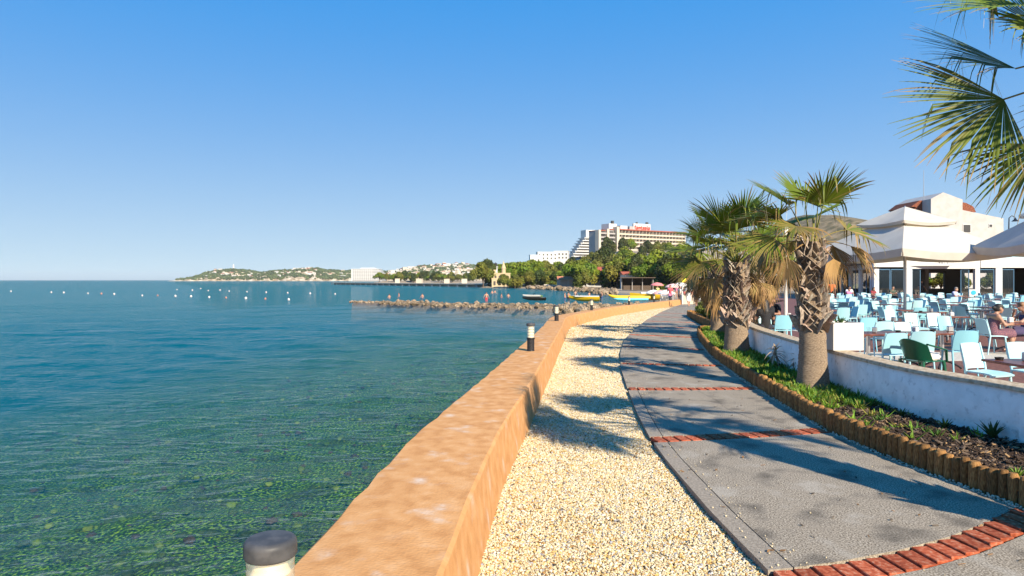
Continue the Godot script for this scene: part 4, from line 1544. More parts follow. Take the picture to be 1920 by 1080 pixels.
	for k in 40:
		var px := R(1010, 1290)
		var d := R(330, 480)
		var x := (px - 960.0) / 1280.0 * d
		tree(["pine", "broad", "dark"][k % 3], k % 3, V(x, land_y(x, d) - 1.5, d), R(1.2, 1.7), R(0, 6), "slope_tree", "green tree on the slope between the shore grove and the hotel", "trees on the slope below the hotel", R(0.9, 1.1))

# ------------------------------------------------------------------ bay: quay, breakwater, buoys, boats, beach
func hull(L: float, B: float, H: float, bow: float) -> MB:
	var rows := []
	var deck := []
	for k in 13:
		var t := k / 12.0
		var w := B / 2 * (1.0 - pow(t, bow)) * (0.88 + 0.12 * ease01(0, 0.3, t)) + 0.01
		var x := (t - 0.5) * L
		var sheer := H * (1.0 + 0.25 * t * t)
		var keel := H * 0.75 * pow(t, 4.0)
		rows.append([Vector3(x, sheer, -w), Vector3(x, keel + (sheer - keel) * 0.35, -w * 0.86), Vector3(x, keel, 0), Vector3(x, keel + (sheer - keel) * 0.35, w * 0.86), Vector3(x, sheer, w)])
		deck.append([Vector3(x, sheer - 0.03, w * 0.98), Vector3(x, sheer - 0.02, 0), Vector3(x, sheer - 0.03, -w * 0.98)])
	var mb := MB.new()
	mb.grid(rows)
	mb.grid(deck)
	var s: Array = rows[0]
	mb.fan(s, Vector3(-1, 0, 0))
	return mb

func make_bay() -> void:
	# quay
	var a := Vector2(-108, 416)
	var b := Vector2(13.0, 236)
	var u := (b - a).normalized()
	var q := thing("quay", "long low concrete quay running out in front of the cream building", "quay", V((a.x + b.x) / 2, 0, (a.y + b.y) / 2), atan2(u.y, u.x))
	var L := (b - a).length()
	slab(q, "deck", -L / 2, L / 2, -0.25, 0.12, -2.4, 2.4, mats.concrete_far)
	slab(q, "core", -L / 2 + 0.2, L / 2 - 0.2, -3.0, -0.27, -2.0, 0.6, mats.concrete_far)
	for k in 28:
		slab(q, "pile", -L / 2 + 0.5 + k * L / 28.0, -L / 2 + 1.5 + k * L / 28.0, -3.0, -0.26, 2.02, 2.3, mats.grey)
	# breakwater of loose rock
	var stones := []
	for k in 6:
		stones.append(stone(200 + k, 1, 0.45, true, Vector3(1.0, R(0.55, 0.8), R(0.7, 1.0))))
	var rocks := []
	for k in 3:
		var g := 0.75 + 0.25 * k
		rocks.append(surface(noise_tex(256, 0.03, [[0.2, lin(0.09 * g, 0.062 * g, 0.04 * g)], [0.5, lin(0.235 * g, 0.175 * g, 0.115 * g)], [0.8, lin(0.42 * g, 0.34 * g, 0.245 * g)]], 140 + k, 5), 0.7, 0.95, mats.grit, 4.0))
	var line := [Vector2(15.5, 68.0), Vector2(9.5, 66.0), Vector2(4.6, 64.0), Vector2(-1.0, 66.0), Vector2(-7.0, 69.5), Vector2(-14.0, 75.5), Vector2(-19.0, 80.0)]
	var bw := thing("breakwater", "low breakwater of tumbled brown rocks across the bay", "breakwater", V(-2, SEA, 68))
	var pts := smooth_line(line, 0.11)
	var core := []
	for k in range(0, pts.size(), 10):
		var p: Vector2 = pts[k]
		var tt := float(k) / pts.size()
		var h := 0.26 * (1.0 - ease01(0.72, 0.95, tt)) + 0.02
		core.append([V(p.x, SEA - 2.4, p.y - 2.0) - bw.position, V(p.x, SEA + h - 0.2, p.y - 1.1) - bw.position, V(p.x, SEA + h, p.y) - bw.position, V(p.x, SEA + h - 0.2, p.y + 1.1) - bw.position, V(p.x, SEA - 2.4, p.y + 2.0) - bw.position])
	var cm := MB.new()
	cm.grid(core)
	part(bw, "rubble_core", cm.done(), rocks[0])
	for k in 290:
		var tt := R(0.0, 1.0)
		var p: Vector2 = pts[int(tt * (pts.size() - 1))]
		var low := ease01(0.72, 0.98, tt)
		var off := R(-2.1, 1.9)
		var s := R(0.13, 0.33) * (1.0 - 0.3 * low)
		if low > 0.5:
			off *= 0.5
			if rng.randf() < 0.45:
				continue
		var y := SEA + 0.29 * (1.0 - absf(off) / 2.3) * (1.0 - 0.75 * low)
		part(bw, "stone", stones[rng.randi() % 6], rocks[rng.randi() % 3], Transform3D(Basis.from_euler(Vector3(R(-0.5, 0.5), R(0, TAU), R(-0.5, 0.5))).scaled(Vector3.ONE * s), V(p.x, y, p.y + off) - bw.position))
	var rp := thing("rock_pile", "small heap of rocks against the seaward side of the ochre wall", "rocks", V(4.2, SEA, 54))
	for k in 26:
		part(rp, "stone", stones[rng.randi() % 6], rocks[rng.randi() % 3], Transform3D(Basis.from_euler(Vector3(R(-0.5, 0.5), R(0, TAU), R(-0.5, 0.5))).scaled(Vector3.ONE * R(0.25, 0.55)), Vector3(R(-1.0, 2.6), R(0.0, 0.5), R(-3.5, 2.5))))
	var rs := thing("rocky_shore", "band of rocks along the waterline below the shore trees", "rocks", V(17, SEA, 180))
	for k in 120:
		var d := R(128, 214)
		part(rs, "stone", stones[rng.randi() % 6], rocks[rng.randi() % 3], Transform3D(Basis.from_euler(Vector3(R(-0.5, 0.5), R(0, TAU), R(-0.5, 0.5))).scaled(Vector3.ONE * R(0.4, 1.0)), V(x_at(COAST, d) + R(-3.5, 1.0), R(-1.0, -0.6), d) - rs.position))
	# buoys of the two bathing lines
	var float_ := MB.new()
	float_.lathe([[Vector2(0.0, -0.2), Vector2(0.15, -0.14), Vector2(0.2, 0.0), Vector2(0.17, 0.12), Vector2(0.09, 0.19)], [Vector2(0.09, 0.19), Vector2(0.05, 0.24), Vector2(0.0, 0.25)]], 14)
	var fm := float_.done()
	var orange := plain(lin(0.34, 0.19, 0.14), 0.5)
	var row1 := [[965, 126], [1049, 129], [1095, 120], [1136, 131], [1200, 128], [1250, 134], [1347, 137], [1452, 140], [1569, 143], [1692, 147], [1828, 150]]
	var row2 := [[60, 135], [280, 140], [348, 142], [480, 146], [553, 148], [623, 150], [776, 158], [860, 158], [957, 161], [1042, 163], [1141, 167], [1233, 170], [1341, 173], [1447, 176], [1575, 180]]
	for k in row1.size() + row2.size():
		var second := k >= row1.size()
		var e: Array = row2[k - row1.size()] if second else row1[k]
		var dpx: float = e[1] / 2.909 - 25.0
		var d := 2.6 * 1280.0 / dpx
		var x: float = (e[0] / 2.909 - 960.0) / 1280.0 * d
		var red: bool = second and e[0] in [553, 860, 1233, 1447]
		var lab := "white round buoy in the nearer float line" if second else "white round buoy in the farther float line off the headland"
		if red:
			lab = "faded red brown buoy in the nearer float line"
		var o := one("buoy", fm, orange if red else mats.white, lab, "buoy", V(x, SEA + 0.02, d), R(0, 3), "buoys of the nearer line" if second else "buoys of the farther line")
		o.scale = Vector3.ONE * R(0.65, 0.95)
		o.rotation.x = R(-0.4, 0.4)
	# yellow motor boat
	var yellow := plain(lin(0.62, 0.40, 0.015), 0.35)
	var bt := thing("motor_boat", "yellow hulled motor boat with white deck moored behind the breakwater", "boat", V(9.2, SEA - 0.15, 87), PI - 0.12)
	part(bt, "hull", hull(3.9, 1.5, 0.62, 2.6).done(), yellow)
	part(bt, "gunwale", box_mesh(Vector3(3.1, 0.13, 1.42), 0.04, Vector3(-0.35, 0.68, 0)), mats.white)
	var ws := MB.new()
	ws.box(Vector3(0.5, 0.88, 0), Vector3(0.05, 0.34, 1.1), Basis(Vector3(0, 0, 1), 0.5), 0.01)
	part(bt, "windscreen", ws.done(), mats.shade)
	part(bt, "bow_deck", hull(1.7, 1.3, 0.1, 2.2).done(), mats.white, Transform3D(Basis(), Vector3(1.05, 0.66, 0)))
	var eng := MB.new()
	eng.box(Vector3(-2.05, 0.75, 0), Vector3(0.3, 0.45, 0.32), Basis(), 0.08)
	eng.box(Vector3(-2.05, 0.3, 0), Vector3(0.12, 0.6, 0.1), Basis(), 0.03)
	part(bt, "outboard_engine", eng.done(), mats.black)
	# banana boat and the yellow launch beside it
	var bn := thing("inflatable_boat", "long yellow inflatable towing boat with sky blue lower tube", "inflatable boat", V(15.2, SEA, 88), PI - 0.05)
	var tb := MB.new()
	tb.tube([Vector3(-2.6, 0.35, 0), Vector3(-1.5, 0.32, 0), Vector3(0, 0.32, 0), Vector3(1.6, 0.36, 0), Vector3(2.4, 0.55, 0), Vector3(2.75, 0.7, 0)], [0.2, 0.3, 0.31, 0.28, 0.17, 0.05], 12)
	part(bn, "main_tube", tb.done(), yellow)
	for s in [-1.0, 1.0]:
		tb = MB.new()
		tb.tube([Vector3(-2.3, 0.12, 0.42 * s), Vector3(0, 0.1, 0.45 * s), Vector3(1.6, 0.14, 0.38 * s), Vector3(2.1, 0.22, 0.25 * s)], [0.15, 0.17, 0.15, 0.05], 10)
		part(bn, "side_tube", tb.done(), plain(lin(0.10, 0.42, 0.55), 0.35))
	var la := thing("launch", "yellow launch with white cockpit lying behind the inflatable", "boat", V(17.9, SEA - 0.1, 92), PI - 0.1)
	part(la, "hull", hull(4.0, 1.6, 0.8, 2.4).done(), yellow)
	part(la, "cockpit", box_mesh(Vector3(1.8, 0.3, 1.2), 0.08, Vector3(-0.3, 0.92, 0)), mats.white)
	# jet ski
	var js := thing("jet_ski", "white and black jet ski floating behind the breakwater", "jet ski", V(2.9, SEA - 0.12, 90), PI + 0.15)
	part(js, "hull", hull(3.1, 1.1, 0.42, 2.2).done(), mats.black)
	var up := MB.new()
	up.add(hull(2.3, 0.95, 0.34, 1.8), Transform3D(Basis(), Vector3(0.35, 0.4, 0)))
	part(js, "cowling", up.done(), mats.white)
	part(js, "seat", box_mesh(Vector3(1.2, 0.26, 0.36), 0.1, Vector3(-0.6, 0.58, 0)), plain(lin(0.08, 0.16, 0.05), 0.5))
	var hb := MB.new()
	hb.tube([Vector3(0.1, 0.7, 0), Vector3(-0.05, 0.98, 0)], [0.05, 0.04], 6)
	hb.tube([Vector3(-0.08, 0.98, -0.32), Vector3(-0.05, 0.98, 0), Vector3(-0.08, 0.98, 0.32)], [0.025, 0.03, 0.025], 6)
	part(js, "handlebar", hb.done(), mats.black)
	# rowing boats drawn up below the trees
	for e in [[1036, 213, 0.2, "white rowing boat moored at the end of the quay"], [1048, 208, -0.1, "white rowing boat second from the quay end"], [1092, 190, 0.1, "white rowing boat drawn up under the big round pine"], [1112, 184, 0.3, "white rowing boat nearest the beach bar under the trees"]]:
		var x: float = (e[0] - 960.0) / 1280.0 * e[1]
		var rb := thing("rowing_boat", e[3], "boat", V(x, land_y(x, e[1]) + 0.2 if land_y(x, e[1]) > SEA else SEA - 0.1, e[1]), PI + e[2], "small white boats by the shore")
		part(rb, "hull", hull(4.2, 1.5, 0.6, 2.5).done(), mats.white)
		part(rb, "thwart", box_mesh(Vector3(0.25, 0.04, 1.2), 0.0, Vector3(-0.3, 0.66, 0)), mats.cream)
	# beach bar and parasols
	var k1 := thing("beach_bar", "dark open fronted beach bar under the shore trees", "bar", V(27.5, -0.6, 150.0), -0.1)
	slab(k1, "counter", -3.0, 3.0, 0, 1.0, -0.2, 0.1, mats.bark)
	slab(k1, "rear_wall", -3.2, 3.2, 0, 2.6, -3.4, -3.2, mats.bark)
	slab(k1, "side_wall", -3.3, -3.22, 0, 2.6, -3.2, -0.3, mats.bark)
	slab(k1, "side_wall", 3.22, 3.3, 0, 2.6, -3.2, -0.3, mats.bark)
	slab(k1, "canopy", -3.8, 3.8, 2.62, 2.8, -3.6, 1.9, mats.bark)
	for x in [-3.4, -1.1, 1.1, 3.4]:
		slab(k1, "post", x - 0.06, x + 0.06, 0, 2.6, 0.5, 0.62, mats.grey)
	var roof := thing("sloping_shelter", "long low shelter with sloping terracotta roof by the water", "shelter", V(17.5, -0.6, 196.0), 0.1)
	part(roof, "roof", gable(-4.5, 4.5, 2.3, 1.0, -3.0, 0.5), plain(lin(0.42, 0.16, 0.09), 0.9))
	for x in [-4.0, -1.4, 1.4, 4.0]:
		slab(roof, "post", x - 0.1, x + 0.1, 0, 2.28, 0.0, 0.2, mats.white)
	slab(roof, "rear_wall", -4.2, 4.2, 0, 2.28, -2.8, -2.6, mats.white)
	var pcols := [lin(0.78, 0.76, 0.74), lin(0.70, 0.38, 0.36), lin(0.78, 0.76, 0.74), lin(0.72, 0.45, 0.42), lin(0.75, 0.74, 0.72), lin(0.62, 0.20, 0.20)]
	var plab := ["white beach parasol nearest the water", "pink beach parasol left of the large white one", "large white beach parasol in the middle of the beach", "pink beach parasol beside the yellow stand", "white beach parasol behind the yellow stand", "red beach parasol at the back of the beach"]
	var ppx := [[1225, 90.0], [1238, 84.0], [1250, 80.0], [1262, 86.0], [1276, 92.0], [1232, 104.0]]
	for k in 6:
		var d: float = ppx[k][1]
		var x: float = (ppx[k][0] - 960.0) / 1280.0 * d
		var pt := thing("beach_parasol", plab[k], "parasol", V(x, land_y(x, d), d), k, "parasols on the beach")
		var pm := MB.new()
		pm.lathe([[Vector2(1.0, 1.65), Vector2(0.7, 1.88), Vector2(0.35, 2.0), Vector2(0.0, 2.06)]], 12)
		pm.lathe([[Vector2(1.0, 1.65), Vector2(1.0, 1.55)]], 12)
		part(pt, "canopy", pm.done(), plain(pcols[k], 0.9))
		pm = MB.new()
		pm.tube([Vector3(0, -0.2, 0), Vector3(0, 2.1, 0)], [0.025, 0.02], 6)
		part(pt, "pole", pm.done(), mats.white)
	var lounge := plain(lin(0.74, 0.74, 0.76), 0.6)
	for k in 9:
		var d := 74.0 + k * 3.4
		var x := x_at(COAST, d) + R(3.0, 7.0)
		var lt := thing("sun_lounger", "white sun lounger on the crowded beach beyond the wall", "lounger", V(x, land_y(x, d), d), R(0, 3), "loungers on the beach")
		part(lt, "bed", box_mesh(Vector3(1.3, 0.06, 0.6), 0.02, Vector3(0.2, 0.35, 0)), lounge)
		part(lt, "backrest", box_mesh(Vector3(0.7, 0.06, 0.6), 0.02), lounge, Transform3D(Basis(Vector3(0, 0, 1), -0.7), Vector3(-0.7, 0.55, 0)))
		for s in [Vector2(-0.4, 0.25), Vector2(-0.4, -0.25), Vector2(0.75, 0.25), Vector2(0.75, -0.25)]:
			part(lt, "leg", box_mesh(Vector3(0.05, 0.36, 0.05)), lounge, Transform3D(Basis(), Vector3(s.x, 0.17, s.y)))
	# yellow stand on the promenade
	var st := thing("yellow_stand", "promenade stand with a bright yellow canopy board on thin posts", "stand", V(15.6, gy(58.0) - 0.1, 60.0), 0.1)
	part(st, "canopy", box_mesh(Vector3(1.75, 0.34, 0.9), 0.03, Vector3(0, 2.18, 0)), plain(lin(0.80, 0.56, 0.02), 0.5))
	for s in [Vector2(-0.8, 0.4), Vector2(-0.8, -0.4), Vector2(0.8, 0.4), Vector2(0.8, -0.4)]:
		part(st, "post", box_mesh(Vector3(0.07, 2.0, 0.07)), mats.white if s.y > 0 else mats.bark, Transform3D(Basis(), Vector3(s.x, 1.0, s.y)))
	part(st, "counter", box_mesh(Vector3(1.5, 0.9, 0.5), 0.02, Vector3(0, 0.46, -0.1)), mats.cream)
	# shade sail house by the beach, right of the stand
	var rg := thing("railing", "white slatted railing beside the yellow stand", "railing", V(17.3, gy(60.0) - 0.1, 58.0), 0.2)
	for k in 9:
		part(rg, "slat", box_mesh(Vector3(0.05, 0.9, 0.04)), mats.white, Transform3D(Basis(), Vector3(-0.8 + k * 0.2, 0.45, 0)))
	part(rg, "rail", box_mesh(Vector3(1.8, 0.06, 0.07)), mats.white, Transform3D(Basis(), Vector3(0, 0.94, 0)))

# ------------------------------------------------------------------ palms
func fan_leaf(from: Vector3, hast: Vector3, bow: Vector3, axis: Vector3, face: Vector3, Rb: float, dead: float, spread: float, nseg := 36) -> ArrayMesh:
	var mb := MB.new()
	mb.tinted = true
	axis = axis.normalized()
	var s := axis.cross(face).normalized()
	var u := s.cross(axis).normalized()
	if u.dot(face) < 0.0:
		u = -u
		s = -s
	var green := Color(0.102, 0.148, 0.011) * R(0.65, 1.35)
	var straw := Color(0.33, 0.205, 0.085)
	var brown := Color(0.20, 0.105, 0.045)
	# stalk
	mb.col = green.lerp(Color(0.30, 0.26, 0.07), 0.55).lerp(straw, clampf(dead * 1.3, 0, 1))
	var pp := []
	var pr := []
	for k in 6:
		var t := k / 5.0
		var p := from.lerp(hast, t) + bow * 4.0 * t * (1.0 - t) * 0.25
		pp.append(p)
		pr.append(lerpf(0.021, 0.009, t))
	mb.tube(pp, pr, 5, true, 0.5)
	var ts := [0.0, 0.18, 0.36, 0.52, 0.66, 0.80, 0.91, 1.0]
	var half := spread / nseg * 0.5
	for i in nseg:
		var ang := lerpf(-spread / 2, spread / 2, (i + 0.5) / nseg) + R(-0.012, 0.012)
		var st := clampf(dead + rng.randfn() * 0.16 + (0.14 if absf(ang) > spread * 0.4 else 0.0), 0.0, 1.0)
		var dir := (axis * cos(ang) + s * sin(ang) + u * 0.18 * absf(sin(ang))).normalized()
		var Ls := Rb * (0.70 + 0.30 * cos(ang * 0.55)) * R(0.84, 1.08)
		var fuse := R(0.46, 0.58)
		var droop := 0.15 + 0.75 * rng.randf() * rng.randf() + 2.3 * st * st
		var kink := rng.randf() < 0.15 + 0.4 * st
		var kt := R(0.5, 0.8)
		var tip := R(0.0, 1.0)
		var q := dir.cross(u).normalized()
		var rows := []
		var cols := []
		var pos := hast
		var dd := dir
		var last := 0.0
		for t in ts:
			dd = (dd + Vector3(0, -1, 0) * droop * maxf(0.0, t - 0.36) * (t - last) * 2.2).normalized()
			if kink and t > kt:
				dd = dd.lerp(Vector3(dir.x * 0.2, -1.0, dir.z * 0.2), 0.75).normalized()
			pos += dd * Ls * (t - last)
			last = t
			var w: float = Ls * t * tan(half) * 1.06
			if t > fuse:
				w = Ls * fuse * tan(half) * 1.06 * pow(maxf(0.0, 1.0 - (t - fuse) / (1.0 - fuse)), 0.75)
			w = maxf(w, 0.0007)
			var pl := w * (0.55 if st < 0.6 else 0.9)
			rows.append([pos - q * w - u * pl * 0.5, pos + u * pl * 0.5, pos + q * w - u * pl * 0.5])
			var c := green.lerp(Color(0.24, 0.23, 0.04), 0.22 * tip * t)
			c = c.lerp(straw, clampf(st * 1.5 - 0.25, 0.0, 1.0))
			if t > 0.8 and tip > 0.35:
				c = c.lerp(brown.lerp(straw, tip), 0.8)
			elif t > 0.6 and st > 0.3:
				c = c.lerp(brown, 0.45)
			cols.append([c, c * 1.08, c])
		mb.grid(rows, false, cols)
		# loose pale threads
		if rng.randf() < 0.16:
			mb.col = Color(0.55, 0.46, 0.30)
			var p0: Vector3 = rows[4][1]
			var p1 := p0 + Vector3(R(-0.05, 0.05), -R(0.08, 0.25) * Rb * 1.6, R(-0.05, 0.05))
			mb.quad(p0 - q * 0.0012, p0 + q * 0.0012, p1 + q * 0.0012 + Vector3(0.02, 0, 0), p1 - q * 0.0012 + Vector3(0.02, 0, 0))
	return mb.done()

# az: 0 right, 90 away from the camera, 180 left, 270 towards it
func frond(t: Node3D, top: Vector3, az: float, el: float, Lp: float, Rb: float, dead: float) -> void:
	var a := deg_to_rad(az)
	var e := deg_to_rad(el)
	var out := Vector3(cos(a), 0, -sin(a))
	var dir := out * cos(e) + Vector3(0, sin(e), 0)
	var hast := top + dir * Lp + Vector3(0, -0.16 * Lp * cos(e), 0)
	var e2 := e - deg_to_rad(14.0 + 26.0 * maxf(0.0, cos(e)) + 25.0 * dead)
	var axis := out * cos(e2) + Vector3(0, sin(e2), 0)
	var face := -out * sin(e2) + Vector3(0, cos(e2), 0)
	var roll := R(-0.5, 0.5)
	face = face.rotated(axis.normalized(), roll)
	part(t, "frond", fan_leaf(top + out * 0.06, hast, Vector3(0, 0.22 * Lp, 0), axis, face, Rb, dead, deg_to_rad(R(170, 235) * (1.0 - 0.35 * dead))), mats.leaf)

func palm_trunk(t: Node3D, h: float, r0: float, r1: float, smooth_to: float, lean: Vector2, boots: int) -> Vector3:
	var mid := func(y: float) -> Vector3: return Vector3(lean.x * pow(maxf(y, 0) / h, 1.5), y, lean.y * pow(maxf(y, 0) / h, 1.5))
	var rows := []
	var n := int(h / 0.022)
	for k in n + 1:
		var y := -0.15 + (h + 0.15) * k / n
		var rr := lerpf(r0, r1, pow(clampf(y / h, 0, 1), 0.6)) * (1.0 + 0.10 * exp(-maxf(y, 0) * 7.0))
		rr *= 1.0 + (0.022 if k % 2 == 0 else -0.012) + 0.03 * soft.get_noise_2d(k * 3.0, r0 * 90.0)
		var ring := []
		var c: Vector3 = mid.call(y)
		for i in 22:
			var a := -TAU * i / 22.0
			var w := 1.0 + 0.05 * soft.get_noise_3d(cos(a) * 3.0, y * 9.0, sin(a) * 3.0 + r0 * 50.0)
			ring.append(c + Vector3(cos(a), 0, sin(a)) * rr * w + Vector3(0, 0.012 * soft.get_noise_2d(i * 1.7, y * 6.0), 0))
		rows.append(ring)
	var mb := MB.new()
	mb.grid(rows, true)
	part(t, "trunk", mb.done(), mats.palm_bark)
	# old leaf bases, criss-crossing up the trunk
	var y := smooth_to
	var row := 0
	while y < h - 0.02:
		for k in boots:
			var a := TAU * (k + 0.5 * (row % 2)) / boots + R(-0.22, 0.22)
			if rng.randf() < 0.08:
				continue
			var rr := lerpf(r0, r1, pow(clampf(y / h, 0, 1), 0.6)) * 0.97
			var c: Vector3 = mid.call(y)
			var flare := R(-0.05, 0.07) + (0.3 if row < 2 and rng.randf() < 0.3 else 0.0)
			var b := Basis(Vector3.UP, a) * Basis(Vector3(0, 0, 1), (0.5 if row % 2 == 0 else -0.5) + R(-0.45, 0.45)) * Basis(Vector3.RIGHT, flare)
			b = b.scaled_local(Vector3(R(0.6, 1.25), R(0.65, 1.6), R(0.8, 1.4)) * (r0 / 0.22))
			part(t, "leaf_base", mats.boot[rng.randi() % 3], mats.boot_mat[rng.randi() % 4], Transform3D(b, c + Basis(Vector3.UP, a) * Vector3(0, R(-0.02, 0.03), rr)))
		y += 0.06
		row += 1
	# a few long dry sheaths curling out at the foot of the leaf bases
	for k in 6:
		var a := TAU * k / 6.0 + R(-0.3, 0.3)
		var c: Vector3 = mid.call(smooth_to)
		var b := Basis(Vector3.UP, a) * Basis(Vector3.RIGHT, R(0.25, 0.95)) * Basis(Vector3(0, 0, 1), R(-0.6, 0.6))
		b = b.scaled_local(Vector3(R(1.2, 1.9), R(1.2, 1.8), 1.2) * (r0 / 0.22))
		part(t, "dry_sheath", mats.boot[rng.randi() % 3], mats.boot_mat[rng.randi() % 4], Transform3D(b, c + Basis(Vector3.UP, a) * Vector3(0, R(-0.02, 0.14), r0 * 0.85)))
	return mid.call(h)

func make_palms() -> void:
	mats.palm_bark = surface(noise_tex(512, 0.03, [[0.2, lin(0.14, 0.10, 0.068)], [0.5, lin(0.28, 0.205, 0.14)], [0.8, lin(0.39, 0.305, 0.215)]], 151, 6), 1.6, 0.95, mats.grit, 1.0, null, 1.0, Vector3(1, 3.2, 1))
	mats.boot = []
	for k in 3:
		var mb := MB.new()
		var bend := 0.03 + 0.02 * k
		mb.tube([Vector3(0, -0.06, -0.004), Vector3(0, 0.02, 0.012), Vector3(0.004 * k, 0.09, 0.012 + bend * 0.3), Vector3(-0.008 * k, 0.135, 0.016 + bend * 0.7)], [0.046, 0.045, 0.031, 0.010], 7, true, 0.17)
		mats.boot.append(mb.done())
	mats.boot_mat = []
	for k in 4:
		var g: float = [0.95, 1.15, 1.3, 1.05][k]
		var w: float = [1.0, 1.0, 0.92, 1.12][k]
		mats.boot_mat.append(surface(noise_tex(256, 0.04, [[0.2, lin(0.15 * g * w, 0.115 * g, 0.09 * g)], [0.55, lin(0.33 * g * w, 0.265 * g, 0.21 * g)], [0.85, lin(0.50 * g * w, 0.42 * g, 0.34 * g)]], 160 + k, 5), 3.0, 0.95, mats.grit, 0.4, null, 1.0, Vector3(2, 0.6, 2)))
	# nearest palm in view
	var a := thing("palm_tree", "nearest palm, its thick ringed trunk rising beside the white planter", "palm tree", V(4.10, SOIL_Y - 0.02, 9.3), 0.0, "fan palms along the promenade")
	var top := palm_trunk(a, 2.02, 0.22, 0.125, 0.86, Vector2(-0.03, 0.02), 9)
	for f in [[285, 66, 0.52, 0.60, 0.02], [310, 80, 0.45, 0.56, 0.02], [5, 26, 0.50, 0.58, 0.30], [350, 2, 0.44, 0.52, 0.62], [172, 62, 0.55, 0.60, 0.06], [185, 40, 0.56, 0.58, 0.18], [193, 14, 0.55, 0.55, 0.42], [205, -18, 0.42, 0.48, 0.9], [95, 74, 0.55, 0.58, 0.04], [60, 48, 0.5, 0.55, 0.12], [130, 44, 0.5, 0.55, 0.15], [222, 30, 0.46, 0.50, 0.35], [325, -35, 0.3, 0.42, 0.95], [160, 5, 0.45, 0.5, 0.75], [30, 4, 0.42, 0.5, 0.7], [100, 12, 0.42, 0.5, 0.5], [150, -45, 0.3, 0.4, 1.0]]:
		frond(a, top, f[0], f[1], f[2] * 1.12, f[3] * 1.12, f[4])
	# second and third palms
	var b := thing("palm_tree", "second palm from the camera with a wide shaggy trunk behind the green ground cover", "palm tree", V(4.55, SOIL_Y - 0.02, 13.83), 0.0, "fan palms along the promenade")
	top = palm_trunk(b, 1.86, 0.265, 0.17, 0.62, Vector2(-0.02, 0.05), 9)
	palm_crown(b, top, 18, 3, 0.76, 0.6, -15.0)
	var c := thing("palm_tree", "third palm, leftmost of the row, with a big skirt of dead fronds", "palm tree", V(5.75, SOIL_Y - 0.05, 18.9), 0.0, "fan palms along the promenade")
	top = palm_trunk(c, 1.95, 0.26, 0.18, 0.8, Vector2(-0.12, 0.05), 9)
	palm_crown(c, top, 17, 14, 0.86, 0.95, -55.0)
	var d := thing("palm_tree", "small palm with hanging brown fronds inside the terrace behind the seated pair", "palm tree", V(7.35, FLOOR_Y, 20.5), 0.0, "fan palms along the promenade")
	top = palm_trunk(d, 2.15, 0.18, 0.15, 0.5, Vector2(0.02, 0.0), 8)
	palm_crown(d, top, 9, 16, 0.70, 0.9, -70.0)
	# the palm whose fronds hang in from the right
	var e := thing("palm_tree", "large palm fronds hanging into the upper right corner against the sky", "palm tree", V(3.98, SOIL_Y - 0.02, 3.15), 0.0, "fan palms along the promenade")
	top = palm_trunk(e, 2.6, 0.21, 0.16, 0.9, Vector2(-0.12, -0.1), 9)
	var o := e.position
	for f in [
		[V(2.45, 2.50, 3.40), Vector3(-0.88, -0.42, 0.05), Vector3(-0.05, 0.45, 0.9), 0.58, 0.12, 2.25],
		[V(2.62, 2.70, 3.55), Vector3(-1.0, 0.16, 0.10), Vector3(0.1, 0.75, 0.6), 0.56, 0.06, 1.35],
		[V(2.50, 2.95, 3.35), Vector3(-1.0, -0.05, 0.05), Vector3(0.0, 0.85, 0.5), 0.50, 0.02, 2.2],
		[V(2.58, 2.26, 3.32), Vector3(-0.35, -0.9, 0.10), Vector3(-0.5, 0.3, 0.8), 0.42, 0.25, 2.8],
		[V(2.56, 2.82, 3.30), Vector3(-0.75, 0.35, 0.05), Vector3(0.1, 0.4, 0.9), 0.34, 0.02, 3.0],
		[V(2.78, 3.10, 3.9), Vector3(-0.6, 0.7, -0.2), Vector3(0.6, 0.5, 0.6), 0.5, 0.02, 2.6],
		[V(3.05, 3.15, 2.72), Vector3(-0.5, 0.1, 0.8), Vector3(0.3, 0.8, 0.5), 0.72, 0.02, 3.6],
		[V(3.15, 2.95, 2.55), Vector3(-0.3, -0.1, 0.9), Vector3(0.3, 0.8, 0.5), 0.70, 0.05, 3.6],
		[V(3.25, 3.35, 2.85), Vector3(-0.6, 0.3, 0.5), Vector3(0.4, 0.7, 0.6), 0.70, 0.02, 3.6]]:
		part(e, "frond", fan_leaf(top, f[0] - o, Vector3(0.1, 0.35, 0), f[1], f[2], f[3], f[4], f[5], 46), mats.leaf)
	for f in [[20, 60, 0.8, 0.66, 0.05], [70, 40, 0.8, 0.66, 0.1], [110, 65, 0.8, 0.66, 0.05], [330, 30, 0.8, 0.62, 0.2], [300, 5, 0.75, 0.6, 0.4], [0, -10, 0.7, 0.6, 0.6], [60, -20, 0.6, 0.5, 0.9], [105, 15, 0.85, 0.62, 0.2], [40, 20, 0.8, 0.6, 0.2], [10, 75, 0.75, 0.62, 0.0], [150, 78, 0.7, 0.62, 0.0], [240, 72, 0.7, 0.6, 0.0], [70, 62, 0.75, 0.62, 0.0], [320, 58, 0.75, 0.62, 0.05], [25, 38, 0.75, 0.62, 0.1], [345, 12, 0.7, 0.6, 0.3], [85, -5, 0.65, 0.55, 0.5], [125, 50, 0.6, 0.58, 0.05], [280, 42, 0.6, 0.55, 0.1], [55, 80, 0.8, 0.62, 0.0]]:
		frond(e, top, f[0], f[1], f[2], f[3], f[4])

